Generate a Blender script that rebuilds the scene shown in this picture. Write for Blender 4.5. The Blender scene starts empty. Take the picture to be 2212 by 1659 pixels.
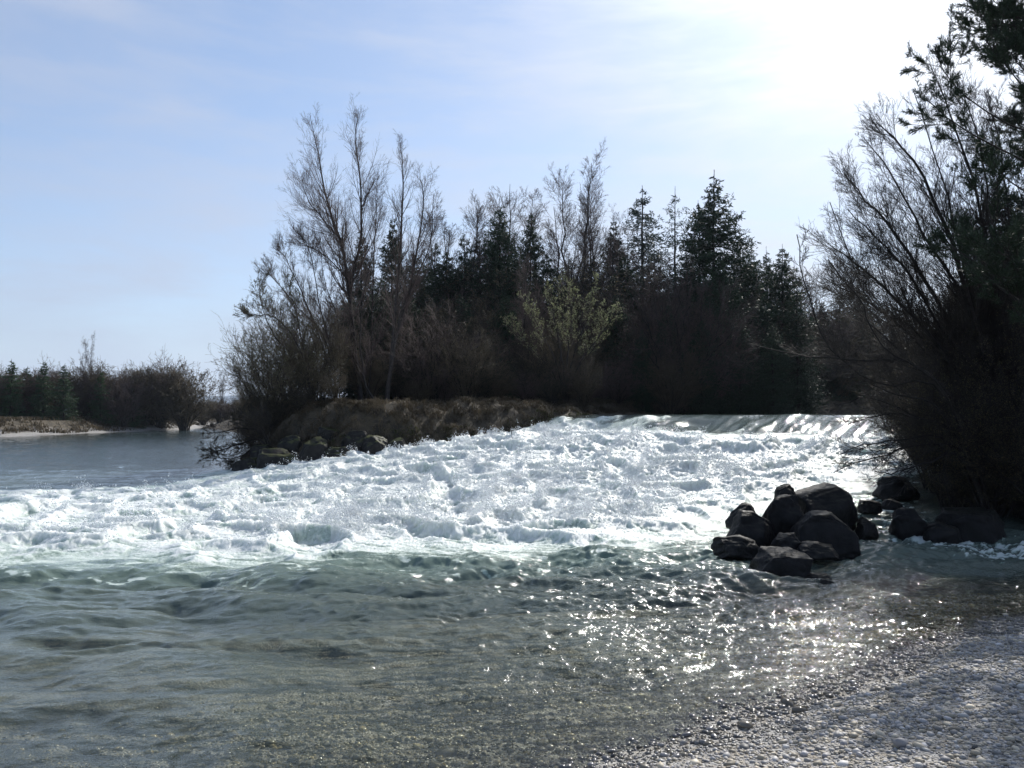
import bpy, math, random
import numpy as np
from mathutils import Vector, Matrix
RNG = np.random.default_rng(11)
random.seed(11)
R = math.radians
scene = bpy.context.scene
col = scene.collection
F, CU, CV, PITCH, CAMZ = 1720.0, 1106.0, 829.5, R(2.1), 2.4

def P(u, v, d):
    """point seen at photo position (u, v) that stands d metres in front of the beach"""
    a, b = (u - CU) / F, (CV - v) / F
    c, s = math.cos(PITCH), math.sin(PITCH)
    k = d / (c - b * s)
    return np.array([a * k, d, CAMZ + (s + b * c) * k])

# ---------------------------------------------------------------- noise
_perm = np.random.default_rng(5).permutation(256).astype(np.int32)
_ga = np.random.default_rng(6).uniform(0, 2 * np.pi, 256)
_gx, _gy = np.cos(_ga).astype(np.float32), np.sin(_ga).astype(np.float32)
def pn(x, y, seed=0):
    x = np.asarray(x, np.float32) + np.float32(seed * 17.31); y = np.asarray(y, np.float32) + np.float32(seed * 9.77)
    xf, yf = np.floor(x), np.floor(y)
    xi, yi = xf.astype(np.int32), yf.astype(np.int32)
    fx, fy = x - xf, y - yf
    u = fx * fx * fx * (fx * (fx * 6 - 15) + 10); v = fy * fy * fy * (fy * (fy * 6 - 15) + 10)
    def g(ix, iy, dx, dy):
        h = _perm[(_perm[(ix + seed) & 255] + iy) & 255]
        return _gx[h] * dx + _gy[h] * dy
    a = g(xi, yi, fx, fy); b = g(xi + 1, yi, fx - 1, fy)
    c = g(xi, yi + 1, fx, fy - 1); d = g(xi + 1, yi + 1, fx - 1, fy - 1)
    return ((a + (b - a) * u) * (1 - v) + (c + (d - c) * u) * v) * 1.5
def fbm(x, y, seed=0, o=4, gain=.5):
    r, a, f = 0, 1, 1
    for i in range(o):
        r = r + a * pn(x * f, y * f, seed + i * 3); a *= gain; f *= 2.03
    return r
def ss(a, b, x):
    t = np.clip((x - a) / (b - a), 0, 1); return t * t * (3 - 2 * t)
def lerp(a, b, t): return a + (b - a) * t

# ---------------------------------------------------------------- mesh helpers
def make_mesh(name, V, faces, smooth=True, attrs=None):
    """faces: list of (M,k) int arrays"""
    me = bpy.data.meshes.new(name)
    V = np.ascontiguousarray(V, np.float32)
    me.vertices.add(len(V)); me.vertices.foreach_set('co', V.ravel())
    faces = [f for f in faces if len(f)]
    nl = sum(f.size for f in faces); nf = sum(len(f) for f in faces)
    me.loops.add(nl); me.polygons.add(nf)
    me.loops.foreach_set('vertex_index', np.concatenate([f.ravel() for f in faces]).astype(np.int32))
    st = []; o = 0
    for f in faces:
        st.append(o + np.arange(len(f)) * f.shape[1]); o += f.size
    me.polygons.foreach_set('loop_start', np.concatenate(st).astype(np.int32))
    me.update(calc_edges=True)
    if smooth: me.polygons.foreach_set('use_smooth', np.ones(nf, bool))
    for k, (typ, arr) in (attrs or {}).items():
        at = me.attributes.new(k, typ, 'POINT')
        at.data.foreach_set('value' if typ == 'FLOAT' else ('color' if 'COLOR' in typ else 'vector'), np.ascontiguousarray(arr, np.float32).ravel())
    return me
def tag(o, label=None, cat=None, group=None, kind=None):
    if label: o['label'] = label
    if cat: o['category'] = cat
    if group: o['group'] = group
    if kind: o['kind'] = kind
    return o
def link(name, me, mat=None, parent=None, loc=None):
    o = bpy.data.objects.new(name, me); col.objects.link(o)
    if mat and not me.materials: me.materials.append(mat)
    if parent: o.parent = parent
    if loc is not None: o.location = [float(c) for c in loc]
    return o
def empty(name, loc=(0, 0, 0)):
    o = bpy.data.objects.new(name, None); col.objects.link(o); o.location = [float(c) for c in loc]
    o.empty_display_size = .3
    return o
def copy_thing(root, label=None, cat=None, group=None):
    r = root.copy(); col.objects.link(r)
    for ch in root.children:
        c = ch.copy(); col.objects.link(c); c.parent = r
        for g in ch.children:
            d = g.copy(); col.objects.link(d); d.parent = c
    if label: r['label'] = label
    if cat: r['category'] = cat
    if group: r['group'] = group
    return r

# ---------------------------------------------------------------- materials
def new_mat(name):
    m = bpy.data.materials.new(name); m.use_nodes = True
    nt = m.node_tree; nt.nodes.clear()
    out = nt.nodes.new('ShaderNodeOutputMaterial')
    return m, nt, out
class N:
    def __init__(s, nt): s.nt = nt
    def n(s, typ, **kw):
        nd = s.nt.nodes.new('ShaderNode' + typ)
        for k, v in kw.items():
            if k.startswith('_'): setattr(nd, k[1:], v)
            else:
                key = k.replace('__', ' ')
                sock = nd.inputs[int(key[1:])] if key[0] == 'i' and key[1:].isdigit() else nd.inputs[key]
                if hasattr(v, 'default_value') or isinstance(v, bpy.types.NodeSocket): s.nt.links.new(v, sock)
                else: sock.default_value = v
        return nd
    def math(s, op, a, b=0.0, clamp=False):
        nd = s.nt.nodes.new('ShaderNodeMath'); nd.operation = op; nd.use_clamp = clamp
        for i, v in enumerate((a, b)):
            if isinstance(v, bpy.types.NodeSocket): s.nt.links.new(v, nd.inputs[i])
            else: nd.inputs[i].default_value = v
        return nd.outputs[0]
    def mixc(s, f, a, b):
        nd = s.nt.nodes.new('ShaderNodeMix'); nd.data_type = 'RGBA'
        for i, v in ((0, f), (6, a), (7, b)):
            if isinstance(v, bpy.types.NodeSocket): s.nt.links.new(v, nd.inputs[i])
            else: nd.inputs[i].default_value = v if i == 0 else (*v, 1)
        return nd.outputs[2]
    def noise(s, vec, scale, detail=4, rough=.55, dist=0.0):
        return s.n('TexNoise', Vector=vec, Scale=scale, Detail=float(detail), Roughness=rough, Distortion=dist).outputs['Fac']
    def ramp(s, f, lo, hi, clamp=True):
        nd = s.nt.nodes.new('ShaderNodeMapRange'); s.nt.links.new(f, nd.inputs[0])
        nd.inputs[1].default_value = lo; nd.inputs[2].default_value = hi; nd.clamp = clamp
        return nd.outputs[0]
    def mixs(s, f, a, b):
        nd = s.nt.nodes.new('ShaderNodeMixShader')
        if isinstance(f, bpy.types.NodeSocket): s.nt.links.new(f, nd.inputs[0])
        else: nd.inputs[0].default_value = f
        s.nt.links.new(a, nd.inputs[1]); s.nt.links.new(b, nd.inputs[2])
        return nd.outputs[0]

def mat_bark(name, c1, c2, scale=8, rough=.8):
    m, nt, out = new_mat(name); g = N(nt)
    tc = g.n('TexCoord').outputs['Object']
    nz = g.noise(tc, scale, 5, .6)
    rnd = g.n('ObjectInfo').outputs['Random']
    c = g.mixc(g.ramp(nz, .35, .7), c1, c2)
    c = g.n('HueSaturation', Color=c, Value=g.math('ADD', g.math('MULTIPLY', rnd, .4), .8)).outputs[0]
    b = g.n('BsdfPrincipled', **{'Base Color': c, 'Roughness': rough, 'Specular IOR Level': .35})
    bp = g.n('Bump', Height=nz, Strength=.5, Distance=.01); nt.links.new(bp.outputs[0], b.inputs['Normal'])
    nt.links.new(b.outputs[0], out.inputs[0]); return m
def mat_leaf(name, c1, c2, scale=3, transl=.3, rough=.55):
    m, nt, out = new_mat(name); g = N(nt)
    tc = g.n('TexCoord').outputs['Object']
    nz = g.noise(tc, scale, 3, .6)
    rnd = g.n('ObjectInfo').outputs['Random']
    c = g.mixc(g.ramp(nz, .3, .7), c1, c2)
    c = g.n('HueSaturation', Color=c, Value=g.math('ADD', g.math('MULTIPLY', rnd, .5), .75)).outputs[0]
    b = g.n('BsdfPrincipled', **{'Base Color': c, 'Roughness': rough, 'Specular IOR Level': .3})
    t = g.n('BsdfTranslucent', Color=c)
    nt.links.new(g.mixs(transl, b.outputs[0], t.outputs[0]), out.inputs[0]); return m

M = {}
M['bark'] = mat_bark('bark_grey_brown', (.022, .018, .016), (.055, .045, .04))
M['bark_dark'] = mat_bark('bark_dark', (.014, .012, .011), (.035, .03, .026))
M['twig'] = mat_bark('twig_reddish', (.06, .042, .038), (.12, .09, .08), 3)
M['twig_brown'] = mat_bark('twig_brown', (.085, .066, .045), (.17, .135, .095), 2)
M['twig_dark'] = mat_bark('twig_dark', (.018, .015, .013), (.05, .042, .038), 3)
M['spruce'] = mat_leaf('spruce_needles', (.014, .028, .016), (.035, .06, .03), 2, .15)
M['spruce_pale'] = mat_leaf('spruce_needles_pale', (.03, .055, .05), (.06, .095, .08), 2, .3)
M['pine'] = mat_leaf('pine_needles', (.012, .022, .012), (.03, .05, .025), 4, .15)
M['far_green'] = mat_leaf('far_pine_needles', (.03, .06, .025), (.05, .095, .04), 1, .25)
M['bud'] = mat_leaf('fresh_buds', (.13, .14, .07), (.25, .25, .14), 3, .5)
M['catkin'] = mat_leaf('pale_catkins', (.15, .17, .085), (.30, .32, .17), 3, .45)
M['dead_leaf'] = mat_leaf('withered_leaves', (.055, .048, .026), (.12, .10, .055), 3, .3)
M['grass'] = mat_leaf('dry_grass', (.05, .042, .028), (.19, .155, .105), .9, .3)
M['moss_grass'] = mat_leaf('mossy_grass', (.05, .06, .015), (.12, .13, .04), 1.2, .3)

# ---------------------------------------------------------------- plan of the place (metres)
A0 = np.array([3.2, 33.6]); B0 = np.array([13.5, 26.4])
_d = (B0 - A0) / np.linalg.norm(B0 - A0); NRM = np.array([_d[1], -_d[0]])
if NRM[1] > 0: NRM = -NRM
def sdist(x, y): return (x - A0[0]) * NRM[0] + (y - A0[1]) * NRM[1]
def water_h(x, y):
    s = sdist(x, y)
    s = s + .35 * pn(x * .35, y * .35, 3)
    s = s + .25 * pn(x * .9, y * .9, 12)
    h = 2.33 + (.07 * pn(x * .45, y * .45, 13) + .03 * pn(x * 1.3, y * 1.3, 14)) * (s < 3) * (s > -4) - .85 * ss(-.7, 2.9, s) - 1.48 * ss(2.0, 15.5, s) ** .85
    h = np.where(s < -.6, 2.33, h)
    return h * ss(-15, -5.5, x)
LAND = [
 # the wooded island and everything behind it
 np.array([(-11.6, 32.6), (-10.2, 30.9), (-8.4, 30.1), (-6.1, 29.6), (-4.6, 30.1), (-2.0, 31.2), (.6, 32.7), (2.6, 34.6), (4.2, 36.6),
  (7.0, 39.5), (11.4, 43.5), (17, 50), (22, 54), (30, 55), (60, 56), (6000, 60), (6000, 9000), (-9000, 9000), (-9000, 300), (-59, 156), (-48, 126), (-31, 92), (-21, 66), (-14.5, 44), (-12.4, 37)], float),
 # far left bank
 np.array([(-9000, 60), (-90, 66), (-62, 74), (-51, 80), (-50, 98), (-47.5, 119), (-58, 152), (-60, 300), (-9000, 301)], float),
 # beach and right bank
 np.array([(-9000, -3), (-20, -1.5), (-8, 2.0), (-3, 4.05), (.46, 5.45), (2.43, 6.95), (4.16, 8.4), (6.14, 9.5), (9, 10.6), (13.5, 12), (14.5, 13.6), (12, 14.9), (10.2, 15.5), (9.5, 16.8),
  (9.7, 18.7), (10.6, 20.8), (12, 23.4), (14, 26), (15.6, 29), (23, 34.5), (34, 39), (80, 43), (6000, 45), (6000, -9000), (-9000, -9000)], float)]
def poly_sd(poly, x, y):
    """signed distance, positive inside"""
    x = np.asarray(x, np.float32); y = np.asarray(y, np.float32)
    d2 = np.full(x.shape, 1e12, np.float32); ins = np.zeros(x.shape, bool)
    n = len(poly)
    for i in range(n):
        ax, ay = poly[i]; bx, by = poly[(i + 1) % n]
        ex, ey = bx - ax, by - ay
        t = np.clip(((x - ax) * ex + (y - ay) * ey) / (ex * ex + ey * ey), 0, 1)
        dx, dy = x - ax - t * ex, y - ay - t * ey
        d2 = np.minimum(d2, dx * dx + dy * dy)
        if ay != by:
            ins ^= ((ay > y) != (by > y)) & (x < ex * (y - ay) / (by - ay) + ax)
    d = np.sqrt(d2); return np.where(ins, d, -d)
def terrain(x, y):
    """returns ground height, beach weight, land distance"""
    h = water_h(x, y)
    si = poly_sd(LAND[0], x, y); sl = poly_sd(LAND[1], x, y); sr = poly_sd(LAND[2], x, y)
    si = si + .35 * fbm(x * .8, y * .8, 21, 3) * ss(60, 20, y)
    beach = ss(13.2, 11.2, y) 
    sr = sr + beach * (.10 * fbm(x * 1.1, y * 1.1, 8, 3)) + (1 - beach) * .3 * fbm(x * .9, y * .9, 9, 3)
    # island
    top = 2.72 + .3 * ss(34, 48, y) + .015 * np.clip(y - 45, 0, 60) + .15 * fbm(x * .3, y * .3, 31, 3)
    tipf = ss(-13, -5, x)
    k = ss(0, lerp(4.5, 2.3, tipf), si) ** .8
    farf = ss(70, 110, y)
    top = lerp(top, 1.5, farf)
    gi = lerp(h, np.maximum(top, h + .2), k) + .24 * fbm(x * 1.2, y * 1.2, 33, 4) * ss(0, .8, si) * ss(9, 4, si)
    gl = 0 + 1.5 * ss(0, 5, sl + 1.5 * fbm(x * .12, y * .12, 35, 3)) + .01 * np.clip(sl, 0, 100)
    bt = h + .155 * np.clip(sr, 0, 60) * 1.0 + .035 * fbm(x * 1.0, y * 1.0, 41, 4) * ss(0, .6, sr) + .05 * ss(.35, .75, sr + .2 * pn(x * .8, y * .8, 4))
    bt = np.minimum(bt, 1.6 + .02 * sr)
    rb = h + (2.9 - h) * ss(0, 5.5, sr) + .12 * fbm(x * 1.3, y * 1.3, 43, 3)
    gr = lerp(rb, bt, beach)
    # river bed
    dist = np.minimum(np.minimum(-si, -sl), -sr)
    slope = lerp(.45, .105, beach)
    dep = np.minimum(np.minimum(-si * .6, -sl * .25), -sr * slope * 1.0)
    dep = 1.3 * (1 - np.exp(-np.clip(dep, 0, 9) / 1.3))
    gb = h - dep + .02 * fbm(x * 1.5, y * 1.5, 45, 3) * ss(0, .2, dep)
    g = np.where(si > 0, gi, np.where(sl > 0, gl, np.where(sr > 0, gr, gb)))
    land = np.maximum(np.maximum(si, sl), sr)
    return g, beach * (sr > -8) , land, si, sl, sr
def ground_z(x, y):
    return float(terrain(np.array([x]), np.array([y]))[0][0])

# ---------------------------------------------------------------- ground
def build_ground():
    n = 940
    a = 6.0
    tx = np.linspace(-6.95, 6.95, n); xs = a * np.sinh(tx)
    xs = xs + 1.5
    ty = np.linspace(-4.2, 7.0, n); ys = 9 + a * np.sinh(ty)
    X, Y = np.meshgrid(xs, ys)
    g, b, land, si, sl, sr = terrain(X, Y)
    V = np.stack([X, Y, g], -1).reshape(-1, 3)
    idx = np.arange(n * n).reshape(n, n)
    Fq = np.stack([idx[:-1, :-1], idx[:-1, 1:], idx[1:, 1:], idx[1:, :-1]], -1).reshape(-1, 4)
    wet = g - water_h(X, Y)
    me = make_mesh('ground', V, [Fq], attrs={'beach': ('FLOAT', (b * 1.0).ravel()), 'wet': ('FLOAT', wet.ravel()), 'farbank': ('FLOAT', ((sl > 0) * 1.0).ravel())})
    m, nt, out = new_mat('ground_gravel_and_soil'); gg = N(nt)
    pos = gg.n('NewGeometry').outputs['Position']
    at = gg.n('Attribute', _attribute_name='beach').outputs['Fac']
    wt = gg.n('Attribute', _attribute_name='wet').outputs['Fac']
    fb = gg.n('Attribute', _attribute_name='farbank').outputs['Fac']
    vo = gg.n('TexVoronoi', Vector=pos, Scale=42.0)
    vo2 = gg.n('TexVoronoi', Vector=pos, Scale=17.0)
    sep = gg.n('SeparateColor', Color=vo.outputs['Color']).outputs[0]
    sep2 = gg.n('SeparateColor', Color=vo2.outputs['Color']).outputs[1]
    st = gg.mixc(sep, (.19, .18, .17), (.48, .46, .42))
    st = gg.mixc(gg.math('MULTIPLY', gg.ramp(sep2, .6, .9), .5), st, (.24, .19, .12))
    big = gg.noise(pos, .9, 4, .6)
    st = gg.mixc(gg.math('MULTIPLY', gg.ramp(big, .45, .75), .35), st, (.15, .13, .09))
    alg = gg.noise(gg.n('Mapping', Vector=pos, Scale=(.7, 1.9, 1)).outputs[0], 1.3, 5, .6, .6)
    alg_refl_f = gg.math('MULTIPLY', gg.ramp(alg, .48, .62), gg.ramp(wt, .0, -.10))
    # below the water line: wet stones, algae and painted tree reflections, darker and browner
    wetf = gg.ramp(wt, .05, -.02)
    st = gg.mixc(gg.math('MULTIPLY', wetf, .4), st, (.22, .19, .12))
    st = gg.mixc(gg.math('MULTIPLY', alg_refl_f, .85), st, (.06, .05, .022))  # brown algae patches that also paint dark tree reflections into the bed colour
    so = gg.mixc(gg.ramp(gg.noise(pos, 2.2, 5, .65), .35, .7), (.03, .024, .016), (.11, .085, .05))
    # pale gravel strip of the far bank
    gv = gg.mixc(sep, (.20, .19, .175), (.36, .345, .32))
    fz = gg.math('MULTIPLY', fb, gg.ramp(gg.math('ADD', wt, gg.math('MULTIPLY', gg.math('SUBTRACT', gg.noise(pos, .15, 3, .6), .5), 2.2)), .75, .35))
    so = gg.mixc(fz, so, gv)
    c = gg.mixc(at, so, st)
    hgt = gg.math('ADD', gg.math('MULTIPLY', vo.outputs['Distance'], -1.0), gg.math('MULTIPLY', vo2.outputs['Distance'], -.8))
    bp = gg.n('Bump', Height=hgt, Strength=.9, Distance=.02)
    rough = gg.math('SUBTRACT', .8, gg.math('MULTIPLY', wetf, .45))
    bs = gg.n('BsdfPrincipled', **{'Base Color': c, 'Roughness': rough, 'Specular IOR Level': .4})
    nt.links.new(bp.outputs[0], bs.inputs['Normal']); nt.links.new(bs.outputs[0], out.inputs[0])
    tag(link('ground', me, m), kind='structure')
build_ground()

# ---------------------------------------------------------------- river
FOAM = np.array([(-40, 13.5), (-14, 12.4), (-7.65, 12.0), (-5.65, 12.15), (-3.5, 12.0), (-1.56, 12.9), (.73, 13.4), (3.1, 13.7), (4.1, 15.0), (5.2, 16.6), (6.6, 17.6), (8.4, 18.6), (11.5, 20.2),
   (16, 26), (14.2, 23.2), (12.4, 24.8), (9.0, 27.2), (6.8, 29.2), (5.4, 31.3), (2.5, 34.1), (1, 35), (-6, 35), (-9.5, 31.6), (-11.5, 30.8), (-11.3, 28.0), (-12.2, 25.6), (-15.7, 24.6), (-24, 24), (-40, 25)], float)
def water_fields(X, Y, detail=True):
    h = water_h(X, Y)
    sp = poly_sd(FOAM, X, Y)
    s = sdist(X, Y)
    wn = fbm(X * .55, Y * .9, 51, 4)
    left = ss(-2, -8, X)
    fm = ss(-.25, .75, sp + .8 * wn + .15)
    # the little side cascade beside the boulders
    pts = [(8.3, 18.0, .45), (8.0, 17.0, .45), (7.7, 16.0, .45), (7.5, 15.2, .5), (7.7, 14.4, .7), (8.3, 13.7, .75), (9.3, 13.9, .5)]
    cas = np.zeros_like(h)
    for cx, cy, cr in pts: cas = np.maximum(cas, np.exp(-((X - cx) ** 2 + (Y - cy) ** 2) / cr ** 2))
    casn = ss(.25, .95, cas + .75 * fbm(X * 4.5, Y * 6.5, 57, 4) * (cas > .05))
    # flow-aligned coordinates (water runs towards NRM)
    a = X * _d[0] + Y * _d[1]; b = s
    wx, wy = .5 * pn(X * .6, Y * .6, 61) + .22 * pn(X * 1.7, Y * 1.7, 87), .5 * pn(X * .6, Y * .6, 62) + .22 * pn(X * 1.7, Y * 1.7, 88)
    n1 = pn((a + wx) * .55, (b + wy) * .62, 63)
    n2 = pn((a + wx) * 1.25, (b + wy) * 1.35, 64)
    n3 = pn(X * 1.7 + wx * 3, Y * 3.4 + wy * 3, 65)
    n4 = pn(X * 3.4 + wx * 4, Y * 7.5 + wy * 5, 66); n5 = pn(X * 7.5 + wx * 6, Y * 14 + wy * 6, 67); n6 = pn(X * 19, Y * 24, 68); n7 = pn(X * 37, Y * 42, 69)
    bil = lambda q: 1 - np.abs(q) * 2
    r1 = np.clip(bil(n1), 0, 1) ** 2; r2 = np.clip(bil(n2), -1, 1); r3 = np.clip(bil(n3), -1, 1) ** 1
    lump = np.clip(n2 + .35, 0, 2) ** 1.2
    rough = .20 * r1 + .10 * lump + .14 * n1 + .045 * r2 * (.4 + r1) + .020 * r3 + .018 * n4 + .008 * bil(n4) + .015 * n5 + .009 * bil(n5) + .014 * n6 + .011 * n7
    amp = fm * lerp(1.0, .75, left)
    front = ss(0, 3.2, sp)
    amp = amp * lerp(.38, 1.1, front)
    near_slide = ss(2.2, 4.2, s); 
    z = h + amp * rough * 1.05
    # hump where the slide plunges
    z = z + .10 * np.exp(-((s - 4.2) / .9) ** 2) * (X > 0) * (X < 13)
    z = z + casn * (.05 * n3 + .05 * n4 + .03 * n5 + .02 * n6)
    # smooth waves of the calm parts
    calm = (1 - fm)
    dshore = np.clip(-poly_sd(LAND[2], X, Y), 0, 50)
    near = ss(0, 2.6, dshore) * lerp(.55, 1, ss(-6.5, -.2, sp))
    w1 = pn(X * .5 + Y * .25, Y * 1.15 + .6 * wx, 71); w2 = pn(X * .95 - Y * .5, Y * 2.5 + 2 * wx, 72); w3 = pn(X * 2.1 + wx * 3, Y * 4.6 + wy * 2, 73)
    w4 = pn(X * 5.5 + Y * 2, Y * 8 - X, 74); w5 = pn(X * 12, Y * 15, 75)
    sharp = lambda q: .6 - np.abs(q) * 1.6
    wav = .10 * w1 + .032 * w2 + .016 * sharp(w2) + .013 * w3 + .009 * sharp(w3) + .006 * w4 + .0022 * w5
    right = ss(-4.5, 2.5, X)
    low = Y < 20
    lowf = ss(22, 16, Y)
    z = z + calm * lowf * (near * wav * 1.75 + (1 - near) * (.010 * w2 + .007 * w3 + .0035 * w4 + .0015 * w5) * ss(0, .35, dshore))
    z = z + calm * lowf * right * ss(0, 1.5, dshore) * (.022 * sharp(w3) + .013 * sharp(pn(X * 1.1 + Y * .9 + wx, Y * 2.1 - X * .5, 96)) + .015 * w4 + .006 * w5 + .003 * pn(X * 24, Y * 30, 86))
    farw = ss(18, 24, Y) * (s < 40) * ss(-4, -10, X)
    z = z + calm * farw * (.03 * w1 + .018 * w2 + .008 * w3)
    # streaky glassy slide over the weir
    sl = ss(-1.2, .8, s) * ss(5.0, 2.2, s) * (X > 0)
    st1 = pn(a * 1.1 + .3 * b, b * .25, 76); st2 = pn(a * 2.9 + .3 * b, b * .5, 77); st3 = pn(a * 7, b * 1.5, 78)
    z = z + calm * sl * (.085 * st1 + .05 * st2 + .010 * st3)
    up = (s < 0) * (X > 0)
    z = z + calm * up * (.006 * w2 + .004 * w3)
    # how white
    white = .95 * ss(-.3, .30, .35 * n2 + .30 * n3 + .42 * n4 + .32 * n5 + .2 * n6 + .28 * (r1 - .4) + .30 * (r3 - .5) +   .50 * (front - .55) + .04 - .18 * left)
    fringe = ss(-1.3, 1.9, sp + 1.1 * fbm(X * .9, Y * 2.2, 93, 4) + .5 * n4) * (Y < 19)
    fmw = np.where(Y < 17.5, np.minimum(fm, fringe * 1.15), fm)
    foam = np.maximum(fmw * lerp(.36, 1, white), np.maximum(fringe * .5 * ss(.05, .6, n4 + .7 * n5 + .3 * w3) * (sp > -1.2), 0))
    foam = np.maximum(foam, casn * .7 * ss(-.4, .4, n4 + n5))
    streak = ss(.5, .75, w3 * .6 + fbm(X * 1.2, Y * 3, 79, 3)) * ss(-2.2, 0, sp) * calm * .6 * low * ss(-.25, .45, n5 + .5 * n4)
    foam = np.maximum(foam, streak)
    chx = amp * (.05 * pn(X * 6, Y * 7, 81) + .03 * pn(X * 15, Y * 16, 82)); chy = amp * (.06 * pn(X * 6, Y * 7, 83) + .03 * pn(X * 15, Y * 16, 84))
    return z, foam, fm, rough * amp, chx, chy
def build_river():
    nc = 1800
    s = np.linspace(-1, 1, nc); s = .80 * s + .45 * s ** 5
    y1 = 3.3 * (34 / 3.3) ** np.linspace(0, 1, 1050)
    y2 = 34 * (170 / 34) ** np.linspace(0, 1, 170)[1:]
    ys = np.concatenate([y1, y2])
    S, Y = np.meshgrid(s, ys); X = S * Y
    z, foam, fm, ro, chx, chy = water_fields(X, Y)
    g = terrain(X, Y)[0]
    depth = np.clip(z - g, -1, 5)
    V = np.stack([X + chx, Y + chy, z], -1).reshape(-1, 3)
    nr = len(ys)
    idx = np.arange(nr * nc).reshape(nr, nc)
    # leave out water buried well below the ground
    keep = (depth > -.25)
    kf = keep[:-1, :-1] | keep[1:, 1:] | keep[:-1, 1:] | keep[1:, :-1]
    Fq = np.stack([idx[:-1, :-1], idx[:-1, 1:], idx[1:, 1:], idx[1:, :-1]], -1)[kf]
    used = np.zeros(len(V), bool); used[Fq.ravel()] = True
    remap = np.cumsum(used) - 1
    me = make_mesh('river', V[used], [remap[Fq]], attrs={'foam': ('FLOAT', foam.ravel()[used]), 'depth': ('FLOAT', depth.ravel()[used]), 'rapid': ('FLOAT', (ss(-2.2, .3, poly_sd(FOAM, X, Y) + .9 * fbm(X * .5, Y, 53, 3)) * (Y < 40) * ss(3.5, 6, sdist(X, Y))).ravel()[used])})
    m, nt, out = new_mat('river_water'); q = N(nt)
    pos = q.n('NewGeometry').outputs['Position']
    fo = q.n('Attribute', _attribute_name='foam').outputs['Fac']
    dp = q.n('Attribute', _attribute_name='depth').outputs['Fac']
    rp = q.n('Attribute', _attribute_name='rapid').outputs['Fac']
    mp = q.n('Mapping', Vector=pos, Scale=(1, 1.8, 1)).outputs[0]
    fine = q.noise(mp, 7.0, 3, .55, .3)
    fine2 = q.noise(mp, 26.0, 3, .6)
    bub = q.noise(pos, 30.0, 5, .7)
    hw = q.math('ADD', q.math('MULTIPLY', fine, .022), q.math('MULTIPLY', fine2, .0125))
    yy = q.n('SeparateXYZ', Vector=pos).outputs[1]
    bw = q.n('Bump', Height=hw, Strength=q.n('MapRange', **{'Value': yy, 'From Min': 14.0, 'From Max': 60.0, 'To Min': .5, 'To Max': .5}).outputs[0], Distance=1.0)
    # clear water: mirror by Fresnel over see-through, turbid with depth
    murk = q.math('SUBTRACT', 1.0, q.math('POWER', 2.718, q.math('MULTIPLY', q.math('MAXIMUM', dp, 0.0), -1.5)))
    tr = q.n('BsdfTransparent', Color=(.93, .95, .88, 1))
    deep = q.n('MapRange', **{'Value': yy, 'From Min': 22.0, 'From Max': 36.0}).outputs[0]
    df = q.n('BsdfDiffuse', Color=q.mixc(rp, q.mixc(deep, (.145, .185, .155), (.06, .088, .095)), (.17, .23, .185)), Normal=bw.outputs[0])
    under = q.mixs(murk, tr.outputs[0], df.outputs[0])
    gl = q.n('BsdfGlossy', Color=(1, 1, 1, 1), Roughness=.06, Normal=bw.outputs[0])
    fr = q.n('Fresnel', IOR=1.333, Normal=bw.outputs[0])
    clear = q.mixs(fr.outputs[0], under, gl.outputs[0])
    # broken white water
    hb = q.math('ADD', q.math('MULTIPLY', bub, .05), q.math('MULTIPLY', q.noise(pos, 90.0, 3, .7), .02))
    bb = q.n('Bump', Height=hb, Strength=.38, Distance=1.0)
    patch = q.ramp(q.math('ADD', fo, q.math('MULTIPLY', q.math('SUBTRACT', bub, .5), .7)), .25, .8)
    wc = q.mixc(patch, (.47, .56, .49), (.67, .70, .67))
    # froth scatters light inside itself
    ws = q.n('BsdfPrincipled', **{'Base Color': wc, 'Subsurface Weight': 1.0, 'Subsurface Radius': (1.0, 1.0, 1.0), 'Subsurface Scale': .18, 'Roughness': .45, 'Specular IOR Level': .3})
    nt.links.new(bb.outputs[0], ws.inputs['Normal'])
    ws = ws.outputs[0]
    wg = q.n('BsdfGlossy', Color=(1, 1, 1, 1), Roughness=.3, Normal=bb.outputs[0])
    frw = q.n('Fresnel', IOR=1.33, Normal=bb.outputs[0])
    ws = q.mixs(q.math('MULTIPLY', frw.outputs[0], .12), ws, wg.outputs[0])
    ff = q.ramp(q.math('ADD', fo, q.math('MULTIPLY', q.math('SUBTRACT', bub, .5), .55)), .10, .42)
    ff = q.math('MULTIPLY', ff, q.ramp(fo, .03, .12))
    nt.links.new(q.mixs(ff, clear, ws), out.inputs[0])
    tag(link('river', me, m), kind='structure')
    return X, Y, z, foam, fm, ro
RX, RY, RZ, RF, RM, RR = build_river()

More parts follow.
